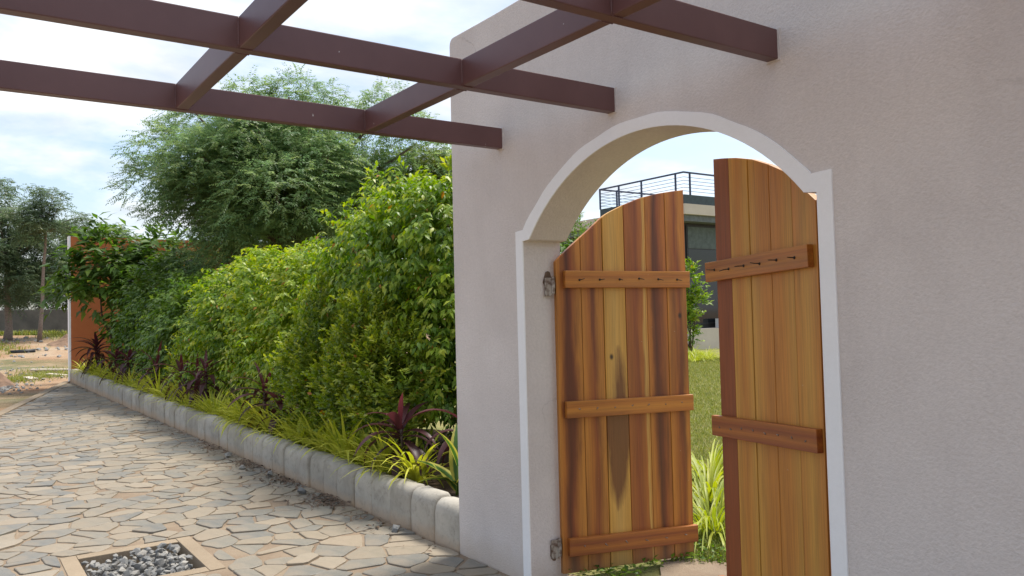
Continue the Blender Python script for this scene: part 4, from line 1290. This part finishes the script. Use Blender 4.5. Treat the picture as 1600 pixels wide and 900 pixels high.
for a in range(4):
    tube(bm, [(.02 * math.cos(a * 1.6), .02 * math.sin(a * 1.6), -.05), (.0, 0, .22)], [.008, .005], 6)
obj('stem', bm_mesh('stem', bm, True), M['dark'], ging)
me = ging.children[-1].data
a = me.attributes.new('tone', 'FLOAT', 'POINT'); a.data.foreach_set('value', np.full(len(me.vertices), .6, dtype=np.float32))

# leaf litter and loose stones along the kerb
g = np.random.default_rng(66)
ncl = 1000
cx = np.concatenate([g.normal(c, s, k) for c, s, k in ((-6.35, .16, 260), (-7.4, .22, 240), (-8.4, .3, 220), (-9.9, .4, 150), (-5.3, .3, 60), (-12, 1.0, 70))])
cy = -np.abs(g.normal(.05, .12, ncl)) - .02
P = np.stack([cx, cy, np.full(ncl, .017) + g.random(ncl) * .012], 1)
az = g.uniform(0, 6.28, ncl)
A = np.stack([np.cos(az), np.sin(az), g.normal(0, .2, ncl)], 1)
Nn = unit(np.stack([g.normal(0, .3, ncl), g.normal(0, .3, ncl), np.ones(ncl)], 1))
L = g.uniform(.015, .06, ncl)
me = leaves_mesh('leaf_litter', P, A, Nn, L, L * g.uniform(.06, .3, ncl), g.random(ncl))
tag(obj('leaf_litter', me, M['litter']), 'dry twigs and leaf scraps lying on the paving along the kerb', 'litter', kind='stuff')
RK = [(-5.1, -.10, .055, 'broken grey stone chip at the kerb foot nearest the wall'), (-6.75, -.16, .05, 'flat pale stone chip beside the near heap of dry twigs'),
      (-7.7, -.12, .055, 'loose grey stone chip at the kerb foot in the middle of the twigs'), (-8.25, -.22, .045, 'small pale stone chip lying out on the paving past the twigs'), (-9.1, -.12, .06, 'grey stone chip by the kerb at the far end of the twigs')]
for k, (x, y, s, lab) in enumerate(RK):
    o = obj('stone_chip', rocks[k], None, None, loc=(x, y, .015 + s * .4), rot=(.1 * k, .12, k * 1.3))
    o.scale = (s, s, s)
    tag(o, lab, 'stone', 'loose stones along the kerb')

# ------------------------------------------------------------------ garden seen through the gate
g = np.random.default_rng(91)
nb = 60000
d = 3.6 + 22 * g.random(nb) ** 1.7
aa = rad(54.94) - np.arctan((g.uniform(1040, 1165, nb) - 800) / 1257.6)      # bearing from the camera, left of +Y
gx = -np.sin(aa) * d
gy = -2.6456 + np.cos(aa) * d
keep = gy > .33
keep &= ~(((gx + 2.85) / .6) ** 2 + ((gy - .72) / .4) ** 2 < 1)
gx, gy, d = gx[keep], gy[keep], d[keep]
n_ = len(gx)
s_ = .6 + d * .05
near = (gy < 2.2)
V, F, at = blades(n_, np.stack([gx, gy, np.full(n_, -.012)], 1), g.uniform(0, 6.28, n_), g.uniform(.7, 1.5, n_), g.uniform(.2, 1.4, n_),
                  np.where(near, .055, .04) * s_ * g.uniform(.6, 1.4, n_), .0035 * s_ * np.where(near, 1.6, 1), 2, np.clip(g.normal(.45, .22, n_) - .25 * near, 0, 1), .1)
tag(obj('lawn_grass', fast_mesh('lawn_grass', V, F, at), M['grass']), 'short green grass of the garden lawn', 'grass', kind='stuff')
# weeds under the left leaf
nw = 900
wx, wy = g.uniform(-3.75, -3.0, nw), g.uniform(.22, 1.25, nw)
ok = ~(((wx + 2.85) / .6) ** 2 + ((wy - .72) / .4) ** 2 < .9)
wx, wy = wx[ok], wy[ok]; nw = len(wx)
az = g.uniform(0, 6.28, nw)
me = leaves_mesh('creeping_weeds', np.stack([wx, wy, g.uniform(.0, .05, nw)], 1), np.stack([np.cos(az), np.sin(az), g.uniform(.1, .8, nw)], 1), unit(np.stack([g.normal(0, .4, nw), g.normal(0, .4, nw), np.ones(nw)], 1)),
                 g.uniform(.02, .055, nw), g.uniform(.006, .014, nw), g.uniform(.1, .8, nw))
tag(obj('creeping_weeds', me, M['ficus']), 'low creeping weeds growing under the open left leaf', 'weeds', kind='stuff')
# arching lilies just inside the gate
lm = [clump_mesh(500 + k, 110, .80, .0075, .13, (.5, 1.45), (1.2, 2.7), .45) for k in range(3)]
for q in lm: q.materials.append(M['spider'])
LL = [(-3.78, 1.62, 1.0, 'arching yellow green lily clump closest inside the gateway'), (-4.35, 2.25, 1.1, 'second yellow green lily clump behind the closest one'), (-3.55, 2.35, .95, 'yellow green lily clump beside the open right leaf'), (-4.9, 2.9, 1.0, 'rearmost yellow green lily clump before the open lawn')]
for k, (x, y, s, lab) in enumerate(LL):
    root = empty('lily_clump', (x, y, -.01), k * 1.7)
    root.scale = (s, s, s * .8)
    tag(root, lab, 'plant', 'lily clumps inside the gate')
    obj('blades', lm[k % 3], None, root)
# low striped plants in front of the house
for k, (x, y) in enumerate(((-16.2, 15.2), (-16.9, 15.7), (-17.4, 16.4), (-17.0, 16.6), (-16.4, 16.0), (-17.9, 16.9))):
    root = empty('border_plant', (x, y, 0), k * 1.3)
    root.scale = (1.1, 1.1, .75)
    tag(root, ORD[k] + ' low yellow green border plant before the dark house, counted from the lawn side', 'plant', 'border plants before the house')
    obj('blades', lm[(k + 1) % 3], None, root)
shrub('young_tree', 'light green leafy bush before the dark house windows', (-18.6, 17.6, 0),
      [(-18.75, 17.55, 1.6, .45, .45, .65), (-18.6, 17.6, 2.5, .32, .32, .5), (-18.3, 17.8, 1.75, .3, .3, .3), (-18.8, 17.5, .8, .45, .4, .5)],
      ntwig=300, per=8, twig_len=.3, leaf=.16, mat=M['lime'], seed=55, droop=.2, hang=-.1, tone0=.45, tip=.3, upw=.8, width=.42, stems=.03)
shrub('garden_conifer', 'dark leafy treetop peeping over the left gate leaf', (-15.4, 10.2, 0),
      [(-15.4, 10.1, 2.9, .8, .8, .95), (-15.8, 9.8, 2.2, .9, .9, .9)], cat='small tree',
      ntwig=700, per=8, twig_len=.25, leaf=.12, mat=M['dark'], seed=56, droop=.1, hang=0, tone0=.6, tip=.3, upw=.8, width=.3, stems=.05)

# house with roof terrace
HX, HY = -21.4, 20.56
house = empty('house', (HX, HY, 0))
tag(house, 'dark glazed modern house with a railed roof terrace seen through the gateway', 'house')
def hb(name, x0, x1, y0, y1, z0, z1, mat, parent=None, bev=0.0):
    return obj(name, box_mesh(name, x0, x1, y0, y1, z0, z1, bev), mat, parent or house)
DX, DY = -4.85, 13.0
hb('plinth', DX - 4, .25, -.25, DY, -.1, .78, M['cream'])
hb('wall', DX - 4 + .6, -.55, .5, DY - .5, .78, 4.95, M['frame'])
hb('soffit', DX - 4, .0, .0, DY, 4.95, 5.2, M['soffit'])
hb('roof_slab', DX - 4.1, .12, -.12, DY, 5.2, 5.6, M['cream'])
hb('parapet', DX, .02, -.02, DY, 5.6, 5.97, M['darkpar'])
for k, (y0, y1) in enumerate(((.62, 2.5), (2.6, 4.5), (4.6, 6.5), (6.6, 8.5))):
    wd = hb('window', -.55, -.50, y0, y1, .95, 4.85, M['frame'])
    hb('pane', -.497, -.492, y0 + .06, y1 - .06, 1.0, 3.9, M['glass'], wd)
    hb('blind', -.497, -.485, y0 + .06, y1 - .06, 3.95, 4.8, M['blind'], wd)
for k, (x0, x1) in enumerate(((-2.4, -.65), (-4.3, -2.5), (-6.2, -4.4))):
    wd = hb('window', x0, x1, .45, .50, .95, 4.85, M['frame'])
    hb('pane', x0 + .06, x1 - .06, .440, .446, 1.0, 3.9, M['glass'], wd)
    hb('blind', x0 + .06, x1 - .06, .432, .446, 3.95, 4.8, M['blind'], wd)
hb('white_sill_board', -.3, -.05, 1.9, 3.1, .79, 1.15, M['white'])
hb('handrail', DX - .03, .03, -.03, .03, 6.80, 6.86, M['rail'])
hb('handrail', -.03, .03, .032, DY, 6.80, 6.86, M['rail'])
hb('handrail', DX - .03, DX + .03, .032, DY, 6.80, 6.86, M['rail'])
for x in (DX, -3.65, -2.3, -.42):
    hb('post', x - .03, x + .03, -.028, .028, 5.97, 6.80, M['rail'])
for y in (.35, 1.85, 3.4, 5.0, 6.6, 8.2):
    hb('post', -.028, .028, y - .03, y + .03, 5.97, 6.80, M['rail'])
    hb('post', DX - .028, DX + .028, y + .6, y + .66, 5.97, 6.80, M['rail'])
for k in range(5):
    z = 6.1 + k * .135
    hb('rail_bar', DX, 0, -.008, .008, z, z + .016, M['rail'])
    hb('rail_bar', -.008, .008, .01, DY, z, z + .016, M['rail'])
    hb('rail_bar', DX - .008, DX + .008, .01, DY, z, z + .016, M['rail'])

# ------------------------------------------------------------------ dirt lot: weeds, rubble, pale slabs
g = np.random.default_rng(123)
nw = 9000
cl = [(-28.5, -.15, 2.2, .9, 2200), (-26.5, -1.0, 1.2, .5, 900), (-44, -1.6, 3.5, 1.6, 1800), (-58.5, 1.0, .8, 4.5, 2600), (-36, -2.8, 2.0, 1.0, 800), (-52, 3.0, 3, 1.4, 700)]
PX = np.concatenate([g.normal(c[0], c[2] * .55, c[4]) for c in cl]); PY = np.concatenate([g.normal(c[1], c[3] * .55, c[4]) for c in cl])
nw = len(PX)
PZ = rise(PX, PY)
sz = np.interp(-PX, [20, 35, 60], [.10, .16, .34]) * g.uniform(.5, 1.4, nw)
V, F, at = blades(nw, np.stack([PX, PY, PZ - .01], 1), g.uniform(0, 6.28, nw), g.uniform(.8, 1.5, nw), g.uniform(.3, 1.5, nw), sz, sz * .055, 3, g.normal(.4, .22, nw), .1)
tag(obj('lot_weeds', fast_mesh('lot_weeds', V, F, at), M['grass']), 'rough grass and weeds scattered over the dirt lot', 'weeds', kind='stuff')
nr = 420
bm = bmesh.new()
for k in range(nr):
    if k < 200: x, y = g.normal(-23.6, .9), g.normal(-1.75, .5)
    elif k < 300: x, y = g.normal(-29, 2.5), g.normal(-.6, .6)
    else: x, y = g.uniform(-58, -34), g.uniform(-3, 4)
    if y > edge_y(x) - .15 and -24.3 < x < -5: continue
    s_ = g.uniform(.02, .07) * (1 if k < 300 else 2.2)
    src = rocks[k % 10]
    mt = Matrix.Translation((x, y, float(rise(np.array(x), np.array(y))) + s_ * .3)) @ Matrix.Rotation(g.uniform(0, 6.28), 4, 'Z') @ Matrix.Rotation(g.normal(0, .5), 4, 'X') @ Matrix.Diagonal((s_, s_, s_, 1))
    vmap = [bm.verts.new(mt @ v_.co) for v_ in src.vertices]
    for p in src.polygons: bm.faces.new([vmap[i] for i in p.vertices])
tag(obj('lot_rubble', bm_mesh('lot_rubble', bm), M['gravel']), 'loose stones and rubble strewn over the dirt lot', 'rubble', kind='stuff')
for k, (x, y, l_, w_, a_, lab) in enumerate(((-27.6, .05, .9, .18, .5, 'pale flat slab lying in the weeds left of the orange wall'), (-30.5, .35, 1.6, .22, 1.3, 'long pale slab beyond the weed patch left of the orange wall'), (-26.2, -.75, .7, .2, .2, 'short pale slab at the near edge of the weed patch'))):
    z_ = float(rise(np.array(x), np.array(y)))
    tag(obj('stone_slab', box_mesh('stone_slab', -l_ / 2, l_ / 2, -w_ / 2, w_ / 2, 0, .06, .012), M['cream'], None, loc=(x, y, z_ + .01), rot=(.03, .04, a_)), lab, 'slab', 'pale slabs in the weeds')
